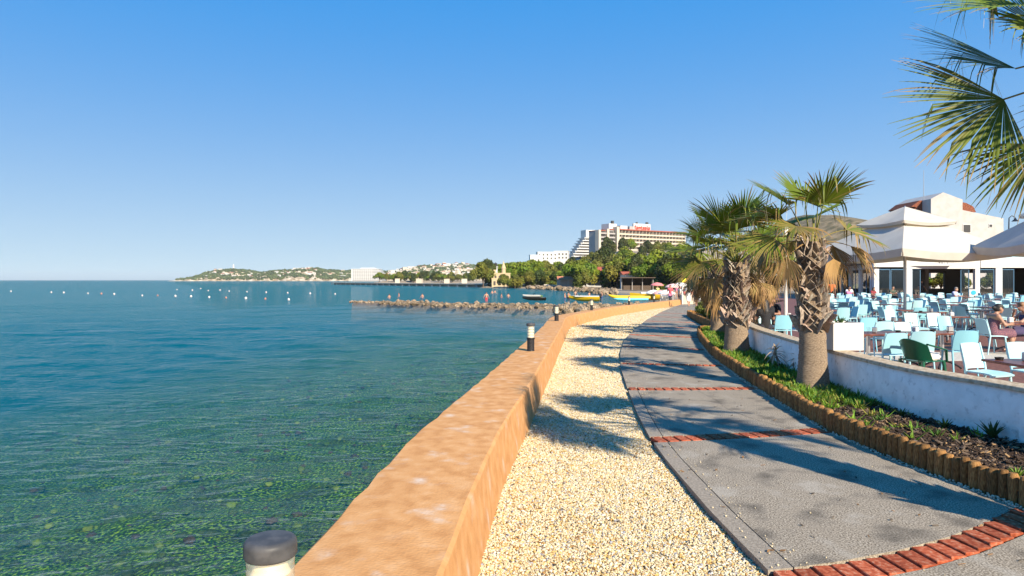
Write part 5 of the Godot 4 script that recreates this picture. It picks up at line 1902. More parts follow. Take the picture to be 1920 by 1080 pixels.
func palm_crown(t: Node3D, top: Vector3, live: int, dead: int, Rb: float, stretch: float, hang: float) -> void:
	for k in live:
		var u := (k + 0.5) / live
		frond(t, top, k * 137.5 + R(-15, 15), lerpf(84, 12, pow(u, 0.9)) + R(-6, 6), 0.72 * Rb / 0.6 * R(0.8, 1.05), Rb * R(0.88, 1.08), 0.02 + 0.35 * pow(u, 4.0))
	for k in dead:
		var u := (k + 0.5) / dead
		frond(t, top - Vector3(0, 0.08 + 0.2 * u, 0), k * 137.5 + 60.0 + R(-15, 15), lerpf(4, hang, u) + R(-8, 8), 0.5 * Rb / 0.6 * R(0.7, 1.0) * stretch, Rb * R(0.75, 0.95), lerpf(0.62, 1.0, u))

# ------------------------------------------------------------------ plants in the bed
func make_plants() -> void:
	var tuft := MB.new()
	tuft.tinted = true
	for k in 11:
		var a := k * 2.4
		var e := R(0.5, 1.35)
		blade(tuft, Vector3(R(-0.02, 0.02), 0, R(-0.02, 0.02)), Vector3(cos(a) * cos(e), sin(e), sin(a) * cos(e)), R(0.07, 0.13), 0.016, Color(1, 1, 1) * R(0.75, 1.2), R(-0.1, 0.5))
	var mesh := tuft.done()
	var gm: StandardMaterial3D = mats.leaf
	var xf := []
	var cl := []
	while xf.size() < 3400:
		var d := R(6.2, 20.5)
		var l := x_at(PATH_R, d) + 0.12
		var r := x_at(BED_R, d) - 0.02
		var x := lerpf(l, r, rng.randf())
		var dens := ease01(7.4, 9.0, d) + 0.05
		if d < 9.6:
			dens *= 1.1 - 0.3 * ease01(0.5, 1.0, (x - l) / (r - l)) * ease01(9.6, 8.0, d)
		if d > 10.2 and d < 12.4 and (x - l) / (r - l) > 0.55:
			dens *= 0.35
		dens *= 0.75 + 0.9 * soft.get_noise_2d(x * 2.2, d * 1.6)
		if rng.randf() > dens:
			continue
		var s := R(0.7, 1.35)
		xf.append(Transform3D(Basis(Vector3.UP, R(0, TAU)).scaled(Vector3(s, s * R(0.8, 1.2), s)), V(x, SOIL_Y + 0.03 * soft.get_noise_2d(x * 2.5, d * 2.5) - 0.005, d)))
		var q := rng.randf()
		cl.append((Color(0.19, 0.33, 0.03) if q < 0.62 else Color(0.09, 0.18, 0.03) if q < 0.86 else Color(0.34, 0.31, 0.06)) * R(0.75, 1.2))
	var o := scatter(self, numbered("ground_cover"), mesh, gm, xf, cl)
	o.set_meta("label", "bright green succulent ground cover under the palms")
	o.set_meta("category", "ground cover")
	# single plants
	for e in [[4.47, 6.35, 0.22, "dark green succulent clump against the white wall, nearest the right edge"], [4.28, 6.75, 0.15, "small dark succulent beside the white wall, second from the right edge"], [4.20, 7.35, 0.13, "small dark succulent in the mulch where the shade begins"], [4.22, 7.9, 0.13, "dark spiky succulent by the wall just right of the nearest palm"], [4.25, 8.35, 0.14, "dark leafy succulent close to the wall behind the nearest palm"], [3.78, 5.1, 0.11, "bright green tuft just behind the logs near the right edge"], [3.62, 6.6, 0.09, "lone yellow green tuft in the mulch beside the logs"]]:
		agave("succulent", e[3], V(e[0], SOIL_Y, e[1]), e[2], 16, Color(0.05, 0.10, 0.03) if e[1] > 5.5 and e[2] > 0.1 else Color(0.16, 0.26, 0.04), mats.leaf, 0.75)
	for e in [[4.42, 11.5, 0.36, 0.34, "taller dry withered yucca head in the bed between the palms"], [4.58, 11.0, 0.30, 0.30, "smaller dry withered yucca stalk beside the nearest palm trunk"]]:
		var t := thing("dead_yucca", e[4], "plant", V(e[0], SOIL_Y, e[1]))
		var st := MB.new()
		st.tube([Vector3(0, -0.05, 0), Vector3(-0.03, 0.12, 0), Vector3(0.02, e[2] * 0.85, 0)], [0.032, 0.027, 0.022], 7)
		part(t, "stalk", st.done(), mats.boot_mat[1])
		for k in 22:
			var a := k * 2.4
			var up: float = lerpf(1.1, -0.6, k / 22.0)
			var mb := MB.new()
			mb.tinted = true
			blade(mb, Vector3(0.02, e[2] * lerpf(0.9, 0.45, k / 22.0), 0), Vector3(cos(a) * cos(up), sin(up), sin(a) * cos(up)), e[3] * R(0.55, 0.85), 0.035, Color(0.42, 0.31, 0.20) * R(0.6, 1.3), R(0.5, 1.4))
			part(t, "leaf", mb.done(), mats.dry)
	# low bushes in the far bed
	for k in 8:
		var d := 23.0 + k * 1.35
		tree("bush", k % 3, V(lerpf(6.6, 8.5, (d - 22.3) / 11.0) + R(0.5, 1.3), gy(d) + 0.12, d), R(0.3, 0.48), R(0, 6), "bed_bush", "grey green bush in the far planting bed behind the third palm", "bushes in the far bed", 0.9)

# ------------------------------------------------------------------ terrace furniture
func panel(pts: Callable, nu: int, nv: int, thick: float) -> MB:
	var front := []
	var back := []
	for j in nv + 1:
		var f := []
		var b := []
		for i in nu + 1:
			var p: Vector3 = pts.call(float(i) / nu, float(j) / nv)
			var px: Vector3 = pts.call(minf(float(i) / nu + 0.02, 1.02), float(j) / nv)
			var py: Vector3 = pts.call(float(i) / nu, minf(float(j) / nv + 0.02, 1.02))
			var n := (px - p).cross(py - p).normalized()
			f.append(p + n * thick / 2)
			b.push_front(p - n * thick / 2)
		front.append(f)
		back.append(b)
	var mb := MB.new()
	mb.grid(front)
	mb.grid(back)
	var rim := func(a: Array, b: Array) -> void:
		for k in a.size() - 1:
			mb.quad(a[k], b[k], b[k + 1], a[k + 1])
	var e := front.map(func(r): return r[0])
	var g := back.map(func(r): return r[-1])
	rim.call(e, g)
	rim.call(front.map(func(r): return r[-1]), back.map(func(r): return r[0]))
	var lo: Array = back[0].duplicate()
	lo.reverse()
	rim.call(front[0], lo)
	var hi: Array = back[-1].duplicate()
	hi.reverse()
	rim.call(front[-1], hi)
	return mb

func make_chair() -> Node3D:
	var t := thing("cafe_chair", "x", "chair")
	var seat := panel(func(u, v): return Vector3((u - 0.5) * 0.43, 0.455 - 0.02 * sin(PI * u) * sin(PI * v) - 0.03 * pow(v, 6.0), -0.20 + v * 0.42), 6, 6, 0.022)
	part(t, "seat", seat.done(), mats.chair)
	var back := panel(func(u, v): return Vector3((u - 0.5) * (0.43 - 0.05 * pow(v, 5.0)), 0.49 + v * 0.37 - 0.02 * pow(absf(u - 0.5) * 2.0, 6.0) * v, -0.20 - v * 0.09 - 0.035 * (1.0 - pow((u - 0.5) * 2.0, 2.0))), 8, 6, 0.02)
	part(t, "backrest", back.done(), mats.chair)
	for s in [-1.0, 1.0]:
		var f := MB.new()
		f.tube([Vector3(0.195 * s, 0.45, 0.17), Vector3(0.215 * s, 0.0, 0.20)], [0.019, 0.014], 7)
		part(t, "leg", f.done(), mats.chair)
		f = MB.new()
		f.tube([Vector3(0.20 * s, 0.86, -0.28), Vector3(0.205 * s, 0.56, -0.205), Vector3(0.203 * s, 0.44, -0.19), Vector3(0.215 * s, 0.0, -0.26)], [0.012, 0.016, 0.019, 0.014], 7)
		part(t, "leg", f.done(), mats.chair)
	return t

func make_table() -> Node3D:
	var t := thing("cafe_table", "x", "table")
	part(t, "tabletop", box_mesh(Vector3(0.8, 0.032, 0.8), 0.008, Vector3(0, 0.725, 0)), mats.tabletop)
	var c := MB.new()
	c.lathe([[Vector2(0.04, 0.05), Vector2(0.036, 0.69)], [Vector2(0.16, 0.69), Vector2(0.16, 0.705)]], 14)
	part(t, "column", c.done(), mats.steel)
	for k in 2:
		var f := MB.new()
		var pts := []
		var rr := []
		for i in 13:
			var u := i / 12.0 * 2.0 - 1.0
			pts.append(Basis(Vector3.UP, PI / 4 + PI / 2 * k) * Vector3(u * 0.34, 0.02 + (0.13 + 0.003 * k) * (1.0 - u * u), 0))
			rr.append(0.02)
		f.tube(pts, rr, 6)
		part(t, "foot", f.done(), mats.black)
	return t

func make_furniture() -> void:
	mats.chair = plain(lin(0.29, 0.54, 0.60), 0.42)
	var faded := [mats.chair, plain(lin(0.37, 0.58, 0.62), 0.5), plain(lin(0.21, 0.47, 0.56), 0.4), plain(lin(0.30, 0.51, 0.57), 0.48)]
	mats.tabletop = surface(noise_tex(256, 0.02, [[0.2, lin(0.10, 0.032, 0.02)], [0.8, lin(0.20, 0.075, 0.05)]], 171, 4), 1.0, 0.3, null, 0.0, null, 1.0, Vector3(1, 1, 5))
	var chair := make_chair()
	var table := make_table()
	var used := [false, false]
	var put := func(src: Node3D, k: int, at: Vector3, turn: float, label: String, group: String) -> void:
		var o := src
		if used[k]:
			o = copy(src, at, turn, label, group)
			if k == 0:
				var m: Material = faded[rng.randi() % 4]
				for c in o.get_children():
					c.material_override = m
		else:
			used[k] = true
			o.position = at
			o.rotation.y = turn
			tag(o, label, "chair" if k == 0 else "table", group)
	var near := [[6.80, 12.4, PI + 0.1, "pale blue chair nearest the white planter, back to the wall"], [7.58, 12.8, PI - 0.12, "pale blue chair behind the green plastic armchair"], [8.50, 13.0, PI - 0.1, "pale blue chair right of the green armchair, legs fully showing"], [6.95, 9.95, 0.35, "large pale blue chair in front behind the corner table"], [7.70, 10.05, 0.2, "pale blue chair cut by the right edge of the picture"],
		[8.47, 15.8, PI, "pale blue chair at the long table, just right of the planter"], [8.71, 14.9, 0.1, "pale blue chair across the long table from the green armchair"], [8.95, 17.4, PI, "pale blue chair seen just above the planter's right edge"],
		[7.62, 21.0, 0.1, "blue chair of the woman with long dark hair"], [7.25, 18.4, PI - 0.1, "bright pale chair between the second palm and nearest palm"], [7.55, 20.0, 0.3, "small blue chair behind the bright one between the palms"],
		[12.2, 21.7, 0.2, "dark shaded chair left of the big umbrella pole"], [11.4, 19.2, 0.1, "dark shaded chair just right of the umbrella pole foot"], [12.05, 19.2, 0.1, "second dark shaded chair right of the umbrella pole"], [11.3, 17.5, 0.2, "blue chair at the near side of the pedestal table"], [12.74, 18.5, PI / 2 + 2.2, "grey blue chair turned sideways near the seated women"], [11.68, 16.6, PI / 2, "blue chair the woman in the flowered dress sits on"], [13.12, 17.4, -PI / 2, "blue chair of the woman at the right edge"]]
	for e in near:
		put.call(chair, 0, V(e[0], FLOOR_Y, e[1]), e[2], e[3], "pale blue cafe chairs")
	var tabs := [[6.72, 8.80, 0.05, "brown table corner in front at the right edge"], [7.15, 13.7, 0.05, "brown table right behind the white planter"], [7.97, 13.75, 0.05, "middle table of the long brown row behind the green armchair"], [8.79, 13.95, 0.05, "right end table of the long brown row"], [7.75, 19.4, 0.1, "small brown table between the palms by the seated pair"], [9.6, 17.4, 0.1, "brown table above the planter with an empty top"], [12.75, 20.0, 0.2, "brown pedestal table standing free right of the umbrella pole"], [13.75, 22.6, 0.2, "brown table in the shade under the big umbrella"], [12.42, 17.0, 0.1, "brown table between the two seated women"]]
	for e in tabs:
		put.call(table, 1, V(e[0], FLOOR_Y, e[1]), e[2], e[3], "brown cafe tables")
	table_things()
	# the rows farther in
	var row := 0
	var d := 24.2
	while d < 51.0:
		var count := 0
		var x0 := (1558.0 - 960.0) / 1280.0 * d + 0.6 * (row % 2)
		var x1 := (1935.0 - 960.0) / 1280.0 * d
		while x0 < x1:
			if absf(x0 - 15.08) > 0.9 or absf(d - 26.2) > 1.2:
				var tw := R(-0.12, 0.12) + 0.12
				var words := ["first", "second", "third", "fourth", "fifth", "sixth", "seventh", "eighth", "ninth", "tenth"]
				var place: String = words[count] + " from left in " + words[row] + " terrace row"
				count += 1
				put.call(table, 1, V(x0, FLOOR_Y, d), tw, "brown table " + place, "brown tables in the terrace rows")
				for k in 4:
					if rng.randf() < 0.06:
						continue
					var a := tw + PI / 2 * k
					var out := Vector3(sin(a), 0, cos(a)) * R(0.55, 0.75)
					put.call(chair, 0, V(x0, FLOOR_Y, d) + out, a + PI + R(-0.15, 0.15), "pale blue chair, %s side of table %s" % [["near", "right", "far", "left"][k], place], "pale blue chairs in the terrace rows")
			x0 += R(2.55, 3.0)
		d += 2.75 if d < 35.0 else 3.6
		row += 1
	# green plastic armchair
	var gc := thing("plastic_armchair", "dark green plastic armchair with papers on its arm behind the wall", "chair", V(7.05, FLOOR_Y, 11.75), PI / 2 + 0.3)
	var gm := plain(lin(0.008, 0.085, 0.045), 0.3)
	part(gc, "seat", panel(func(u, v): return Vector3((u - 0.5) * 0.5, 0.43 - 0.025 * sin(PI * u), -0.2 + v * 0.45), 6, 4, 0.02).done(), gm)
	part(gc, "backrest", panel(func(u, v): return Vector3((u - 0.5) * 0.56, 0.44 + v * 0.36 - 0.10 * pow((u - 0.5) * 2.0, 2.0) * v, -0.22 - 0.12 * v + 0.16 * pow((u - 0.5) * 2.0, 2.0)), 8, 5, 0.016).done(), gm)
	for s in [-1.0, 1.0]:
		var m := MB.new()
		m.tube([Vector3(0.27 * s, 0.72, -0.18), Vector3(0.29 * s, 0.66, 0.05), Vector3(0.28 * s, 0.62, 0.22), Vector3(0.27 * s, 0.42, 0.25)], [0.03, 0.032, 0.03, 0.025], 7, true, 0.5)
		part(gc, "armrest", m.done(), gm)
		for z in [-0.22, 0.22]:
			m = MB.new()
			m.tube([Vector3(0.23 * s, 0.43, z), Vector3(0.26 * s, 0.0, z * 1.2)], [0.03, 0.022], 6)
			part(gc, "leg", m.done(), gm)
	one("paper_bag", stone(77, 1, 0.3, true, Vector3(0.2, 0.09, 0.14)), plain(lin(0.62, 0.58, 0.5), 0.8), "crumpled pale paper bag lying on the green armchair", "bag", V(7.13, FLOOR_Y + 0.50, 11.72))
	big_umbrella(V(15.08, FLOOR_Y, 26.2), 3.35, 2.69, 4.4, -Vector2(-1.6, 2.65).angle(), "large cream square umbrella with vent top over the terrace tables")
	big_umbrella(V(17.95, FLOOR_Y, 22.0), 2.75, 2.78, 4.4, 2.2, "second cream umbrella reaching in from the right edge")
	# sign with a blue disc
	var sg := thing("menu_sign", "white board with a turquoise disc on an easel by the restaurant", "sign", V(29.2, FLOOR_Y, 43.2), -0.3)
	part(sg, "board", box_mesh(Vector3(0.48, 0.42, 0.03), 0.006, Vector3(0, 1.0, 0)), mats.white)
	var dm := MB.new()
	dm.lathe([[Vector2(0.14, 0.0), Vector2(0.14, 0.01)], [Vector2(0.14, 0.01), Vector2(0.0, 0.01)]], 24)
	part(sg, "disc", dm.done(), plain(lin(0.03, 0.40, 0.55), 0.5), Transform3D(Basis(Vector3.RIGHT, PI / 2), Vector3(0, 1.0, 0.016)))
	for s in [-0.2, 0.2]:
		part(sg, "leg", box_mesh(Vector3(0.04, 1.15, 0.04)), mats.white, Transform3D(Basis(), Vector3(s, 0.575, -0.04)))
	# white post between the palms
	var wp := thing("white_post", "slim white lamp post between the second and nearest palms", "post", V(8.1, FLOOR_Y, 20.2))
	var pm := MB.new()
	pm.lathe([[Vector2(0.09, 0.0), Vector2(0.09, 0.12), Vector2(0.055, 0.16)], [Vector2(0.055, 0.16), Vector2(0.045, 3.0)]], 12)
	part(wp, "shaft", pm.done(), mats.white)
	pm = MB.new()
	pm.lathe([[Vector2(0.05, 3.0), Vector2(0.13, 3.06), Vector2(0.13, 3.3), Vector2(0.03, 3.4), Vector2(0.0, 3.42)]], 12)
	part(wp, "lamp_head", pm.done(), mats.white)
	# napkin holder on the women's table
	one("napkin_box", box_mesh(Vector3(0.12, 0.14, 0.1), 0.02, Vector3(0, 0.07, 0)), mats.white, "white napkin box on the table between the two women", "napkin box", V(12.3, FLOOR_Y + 0.742, 16.85))

# napkin boxes, glasses and ashtrays on the nearer tables
func table_things() -> void:
	var box := box_mesh(Vector3(0.11, 0.12, 0.09), 0.015, Vector3(0, 0.06, 0))
	var gl := MB.new()
	gl.lathe([[Vector2(0.0, 0.0), Vector2(0.028, 0.0)], [Vector2(0.028, 0.0), Vector2(0.036, 0.13)]], 12)
	var ash := MB.new()
	ash.lathe([[Vector2(0.0, 0.004), Vector2(0.04, 0.0)], [Vector2(0.045, 0.0), Vector2(0.055, 0.035)], [Vector2(0.05, 0.035), Vector2(0.035, 0.01)]], 12)
	var spots := [[6.62, 8.95, "front corner table"], [7.15, 13.7, "table behind the planter"], [8.02, 13.8, "middle long table"], [8.85, 14.0, "right long table"], [7.75, 19.4, "table between the palms"], [9.6, 17.4, "table above the planter"], [12.75, 20.0, "free pedestal table"], [13.75, 22.6, "shaded umbrella table"]]
	for k in spots.size():
		var e: Array = spots[k]
		var at := V(e[0], FLOOR_Y + 0.742, e[1])
		one("napkin_box", box, mats.white if k % 2 == 0 else mats.steel, ("white" if k % 2 == 0 else "steel") + " napkin box on the " + e[2], "napkin box", at + Vector3(0.1, 0, 0.05), k)
		one("ashtray", ash.done(), mats.black, "small black ashtray on the " + e[2], "ashtray", at + Vector3(-0.16, 0, -0.1))
		if k in [1, 3, 6]:
			one("glass", gl.done(), mats.glass, "empty drinking glass on the " + e[2], "glass", at + Vector3(-0.1, 0, 0.2))

func big_umbrella(at: Vector3, rad: float, edge: float, apex: float, ang: float, label: String) -> void:
	var t := thing("umbrella", label, "umbrella", at, 0.0, "cream terrace umbrellas")
	var fab := surface(noise_tex(512, 0.01, [[0.25, lin(0.56, 0.535, 0.485)], [0.7, lin(0.63, 0.605, 0.555)]], 181, 5), 0.25, 0.9)
	fab.backlight_enabled = true
	fab.backlight = lin(0.55, 0.40, 0.22)
	edge -= FLOOR_Y
	apex -= FLOOR_Y
	for tier in 2:
		var hi := apex if tier == 1 else apex - 0.80
		var lo := edge if tier == 0 else apex - 0.62
		var r := rad if tier == 0 else rad * 0.5
		var r0 := rad * 0.42 if tier == 0 else 0.06
		for k in 4:
			var a0 := -(ang + PI / 2 * k)
			var a1 := -(ang + PI / 2 * (k + 1))
			var c0 := Vector3(cos(a0), 0, sin(a0))
			var c1 := Vector3(cos(a1), 0, sin(a1))
			var mb := MB.new()
			var rows := []
			for j in 9:
				var v := j / 8.0
				var row := []
				for i in 13:
					var u := i / 12.0
					var p := c0.lerp(c1, u) * lerpf(r, r0, v)
					var sag := 0.13 * sin(PI * u) * (1.0 - v) * r / 3.0 + 0.02 * sin(PI * v) * r / 3.0
					p.y = lerpf(lo, hi, pow(v, 0.92)) - sag + 0.012 * soft.get_noise_3d(p.x * 2.5, k, p.z * 2.5)
					row.append(p)
				rows.append(row)
			mb.grid(rows)
			# hanging valance
			var vr := []
			for j in 3:
				var row := []
				for i in 13:
					var p: Vector3 = rows[0][i]
					row.append(p + Vector3(0, -0.13 * (2 - j) * (1.0 if tier == 0 else 0.4), 0) - (c0 + c1) * 0.02 * (2 - j) * R(0.6, 1.2))
				vr.append(row)
			mb.grid(vr)
			part(t, "canopy_panel" if tier == 0 else "vent_panel", mb.done(), fab)
			if tier == 0:
				var rb := MB.new()
				rb.tube([c0 * r * 0.98 + Vector3(0, lo - 0.06, 0), Vector3(0, hi - 0.05, 0) + c0 * 0.1], [0.016, 0.02], 6)
				part(t, "rib", rb.done(), mats.steel)
	var pm := MB.new()
	pm.lathe([[Vector2(0.055, 0.0), Vector2(0.055, apex - 0.05)], [Vector2(0.07, apex - 0.05), Vector2(0.0, apex + 0.06)]], 14)
	part(t, "pole", pm.done(), mats.steel)
	pm = MB.new()
	pm.lathe([[Vector2(0.42, 0.0), Vector2(0.42, 0.06), Vector2(0.1, 0.1), Vector2(0.06, 0.3)]], 20)
	part(t, "base", pm.done(), mats.steel)

# ------------------------------------------------------------------ people
func sdf_mesh(caps: Array, cell: float, k: float) -> MB:
	var lo := Vector3.ONE * 1e9
	var hi := -lo
	for c in caps:
		var r := maxf(c[2], c[3]) + k + cell * 2.0
		for q in 2:
			lo = lo.min(c[q] - Vector3.ONE * r)
			hi = hi.max(c[q] + Vector3.ONE * r)
	var nx := int((hi.x - lo.x) / cell) + 2
	var ny := int((hi.y - lo.y) / cell) + 2
	var nz := int((hi.z - lo.z) / cell) + 2
	var f := PackedFloat32Array()
	f.resize(nx * ny * nz)
	f.fill(9.0)
	for c in caps:
		var a: Vector3 = c[0]
		var ba: Vector3 = c[1] - c[0]
		var l2 := maxf(ba.length_squared(), 1e-9)
		var r := maxf(c[2], c[3]) + k + cell * 2.0
		var m0: Vector3 = ((a.min(c[1]) - Vector3.ONE * r - lo) / cell).floor().max(Vector3.ZERO)
		var m1: Vector3 = ((a.max(c[1]) + Vector3.ONE * r - lo) / cell).ceil().min(Vector3(nx - 1, ny - 1, nz - 1))
		for z in range(int(m0.z), int(m1.z) + 1):
			for y in range(int(m0.y), int(m1.y) + 1):
				for x in range(int(m0.x), int(m1.x) + 1):
					var p := lo + Vector3(x, y, z) * cell - a
					var h := clampf(p.dot(ba) / l2, 0.0, 1.0)
					var d: float = (p - ba * h).length() - lerpf(c[2], c[3], h)
					var i := (z * ny + y) * nx + x
					var e := f[i]
					var w := maxf(k - absf(d - e), 0.0) / k
					f[i] = minf(d, e) - w * w * k * 0.25
	var mb := MB.new()
	var id := PackedInt32Array()
	id.resize(nx * ny * nz)
	id.fill(-1)
	var off := [0, 1, nx, nx + 1, nx * ny, nx * ny + 1, nx * ny + nx, nx * ny + nx + 1]
	for z in nz - 1:
		for y in ny - 1:
			for x in nx - 1:
				var i := (z * ny + y) * nx + x
				var neg := 0
				for o in off:
					if f[i + o] < 0.0:
						neg += 1
				if neg == 0 or neg == 8:
					continue
				var s := Vector3.ZERO
				var n := 0
				for ax in 3:
					for q in 4:
						var p0: int = [[0, 2, 4, 6], [0, 1, 4, 5], [0, 1, 2, 3]][ax][q]
						var p1: int = p0 + [1, 2, 4][ax]
						var f0 := f[i + off[p0]]
						var f1 := f[i + off[p1]]
						if (f0 < 0.0) != (f1 < 0.0):
							var t := f0 / (f0 - f1)
							var b := Vector3(p0 & 1, (p0 >> 1) & 1, (p0 >> 2) & 1)
							b[ax] += t
							s += b
							n += 1
				var g := Vector3(f[i + 1] - f[i], f[i + nx] - f[i], f[i + nx * ny] - f[i])
				id[i] = mb.vert(lo + (Vector3(x, y, z) + s / n) * cell, g.normalized())
	var st := [1, nx, nx * ny]
	for z in range(1, nz - 1):
		for y in range(1, ny - 1):
			for x in range(1, nx - 1):
				var i := (z * ny + y) * nx + x
				for ax in 3:
					if (f[i] < 0.0) != (f[i + st[ax]] < 0.0):
						var u: int = st[(ax + 1) % 3]
						var v: int = st[(ax + 2) % 3]
						var q := [id[i], id[i - u], id[i - u - v], id[i - v]]
						if q.has(-1):
							continue
						if f[i] < 0.0:
							mb.x.append_array([q[0], q[2], q[1], q[0], q[3], q[2]])
						else:
							mb.x.append_array([q[0], q[1], q[2], q[0], q[2], q[3]])
	# smooth normals
	var acc := PackedVector3Array()
	acc.resize(mb.v.size())
	for k3 in range(0, mb.x.size(), 3):
		var a0 := mb.v[mb.x[k3]]
		var m := (mb.v[mb.x[k3 + 2]] - a0).cross(mb.v[mb.x[k3 + 1]] - a0)
		for q in 3:
			acc[mb.x[k3 + q]] += m
	for q in acc.size():
		mb.n[q] = acc[q].normalized()
	return mb

# joints of a pose, facing +z, y up, feet on y = 0
func pose(kind: String) -> Dictionary:
	var j := {"hip": Vector3(0, 0.93, 0), "chest": Vector3(0, 1.28, 0), "neck": Vector3(0, 1.45, 0), "head": Vector3(0, 1.60, 0.02),
		"sh": [Vector3(-0.18, 1.40, 0), Vector3(0.18, 1.40, 0)], "el": [Vector3(-0.25, 1.12, -0.03), Vector3(0.25, 1.12, -0.03)], "ha": [Vector3(-0.26, 0.87, 0.07), Vector3(0.26, 0.87, 0.07)],
		"th": [Vector3(-0.09, 0.90, 0), Vector3(0.09, 0.90, 0)], "kn": [Vector3(-0.10, 0.49, 0.02), Vector3(0.10, 0.49, 0.02)], "an": [Vector3(-0.10, 0.08, -0.02), Vector3(0.10, 0.08, -0.02)]}
	if kind == "walk":
		j.kn = [Vector3(-0.09, 0.50, 0.14), Vector3(0.09, 0.49, -0.03)]
		j.an = [Vector3(-0.09, 0.09, 0.20), Vector3(0.09, 0.12, -0.26)]
		j.el = [Vector3(-0.24, 1.13, -0.12), Vector3(0.24, 1.13, 0.06)]
		j.ha = [Vector3(-0.24, 0.90, -0.10), Vector3(0.24, 0.93, 0.22)]
	elif kind in ["sit", "sit_eat", "sit_chin"]:
		j.hip = Vector3(0, 0.54, -0.08)
		j.chest = Vector3(0, 0.88, -0.06)
		j.neck = Vector3(0, 1.06, -0.02)
		j.head = Vector3(0, 1.21, 0.03)
		j.sh = [Vector3(-0.18, 1.01, -0.05), Vector3(0.18, 1.01, -0.05)]
		j.el = [Vector3(-0.24, 0.78, 0.08), Vector3(0.24, 0.78, 0.08)]
		j.ha = [Vector3(-0.12, 0.79, 0.30), Vector3(0.14, 0.79, 0.30)]
		j.th = [Vector3(-0.09, 0.53, -0.04), Vector3(0.09, 0.53, -0.04)]
		j.kn = [Vector3(-0.11, 0.54, 0.36), Vector3(0.11, 0.53, 0.37)]
		j.an = [Vector3(-0.11, 0.09, 0.33), Vector3(0.11, 0.09, 0.42)]
		if kind == "sit_eat":
			j.head = Vector3(0, 1.18, 0.10)
			j.neck = Vector3(0, 1.05, 0.02)
			j.chest = Vector3(0, 0.88, -0.02)
		if kind == "sit_chin":
			j.el = [Vector3(-0.20, 0.80, 0.20), Vector3(0.20, 0.80, 0.22)]
			j.ha = [Vector3(-0.05, 1.02, 0.24), Vector3(0.10, 0.80, 0.38)]
			j.head = Vector3(0, 1.20, 0.07)
	elif kind == "wade":
		j.el = [Vector3(-0.30, 1.16, 0.05), Vector3(0.30, 1.16, 0.05)]
		j.ha = [Vector3(-0.36, 0.98, 0.22), Vector3(0.36, 0.98, 0.22)]
	return j

var bodies := {}

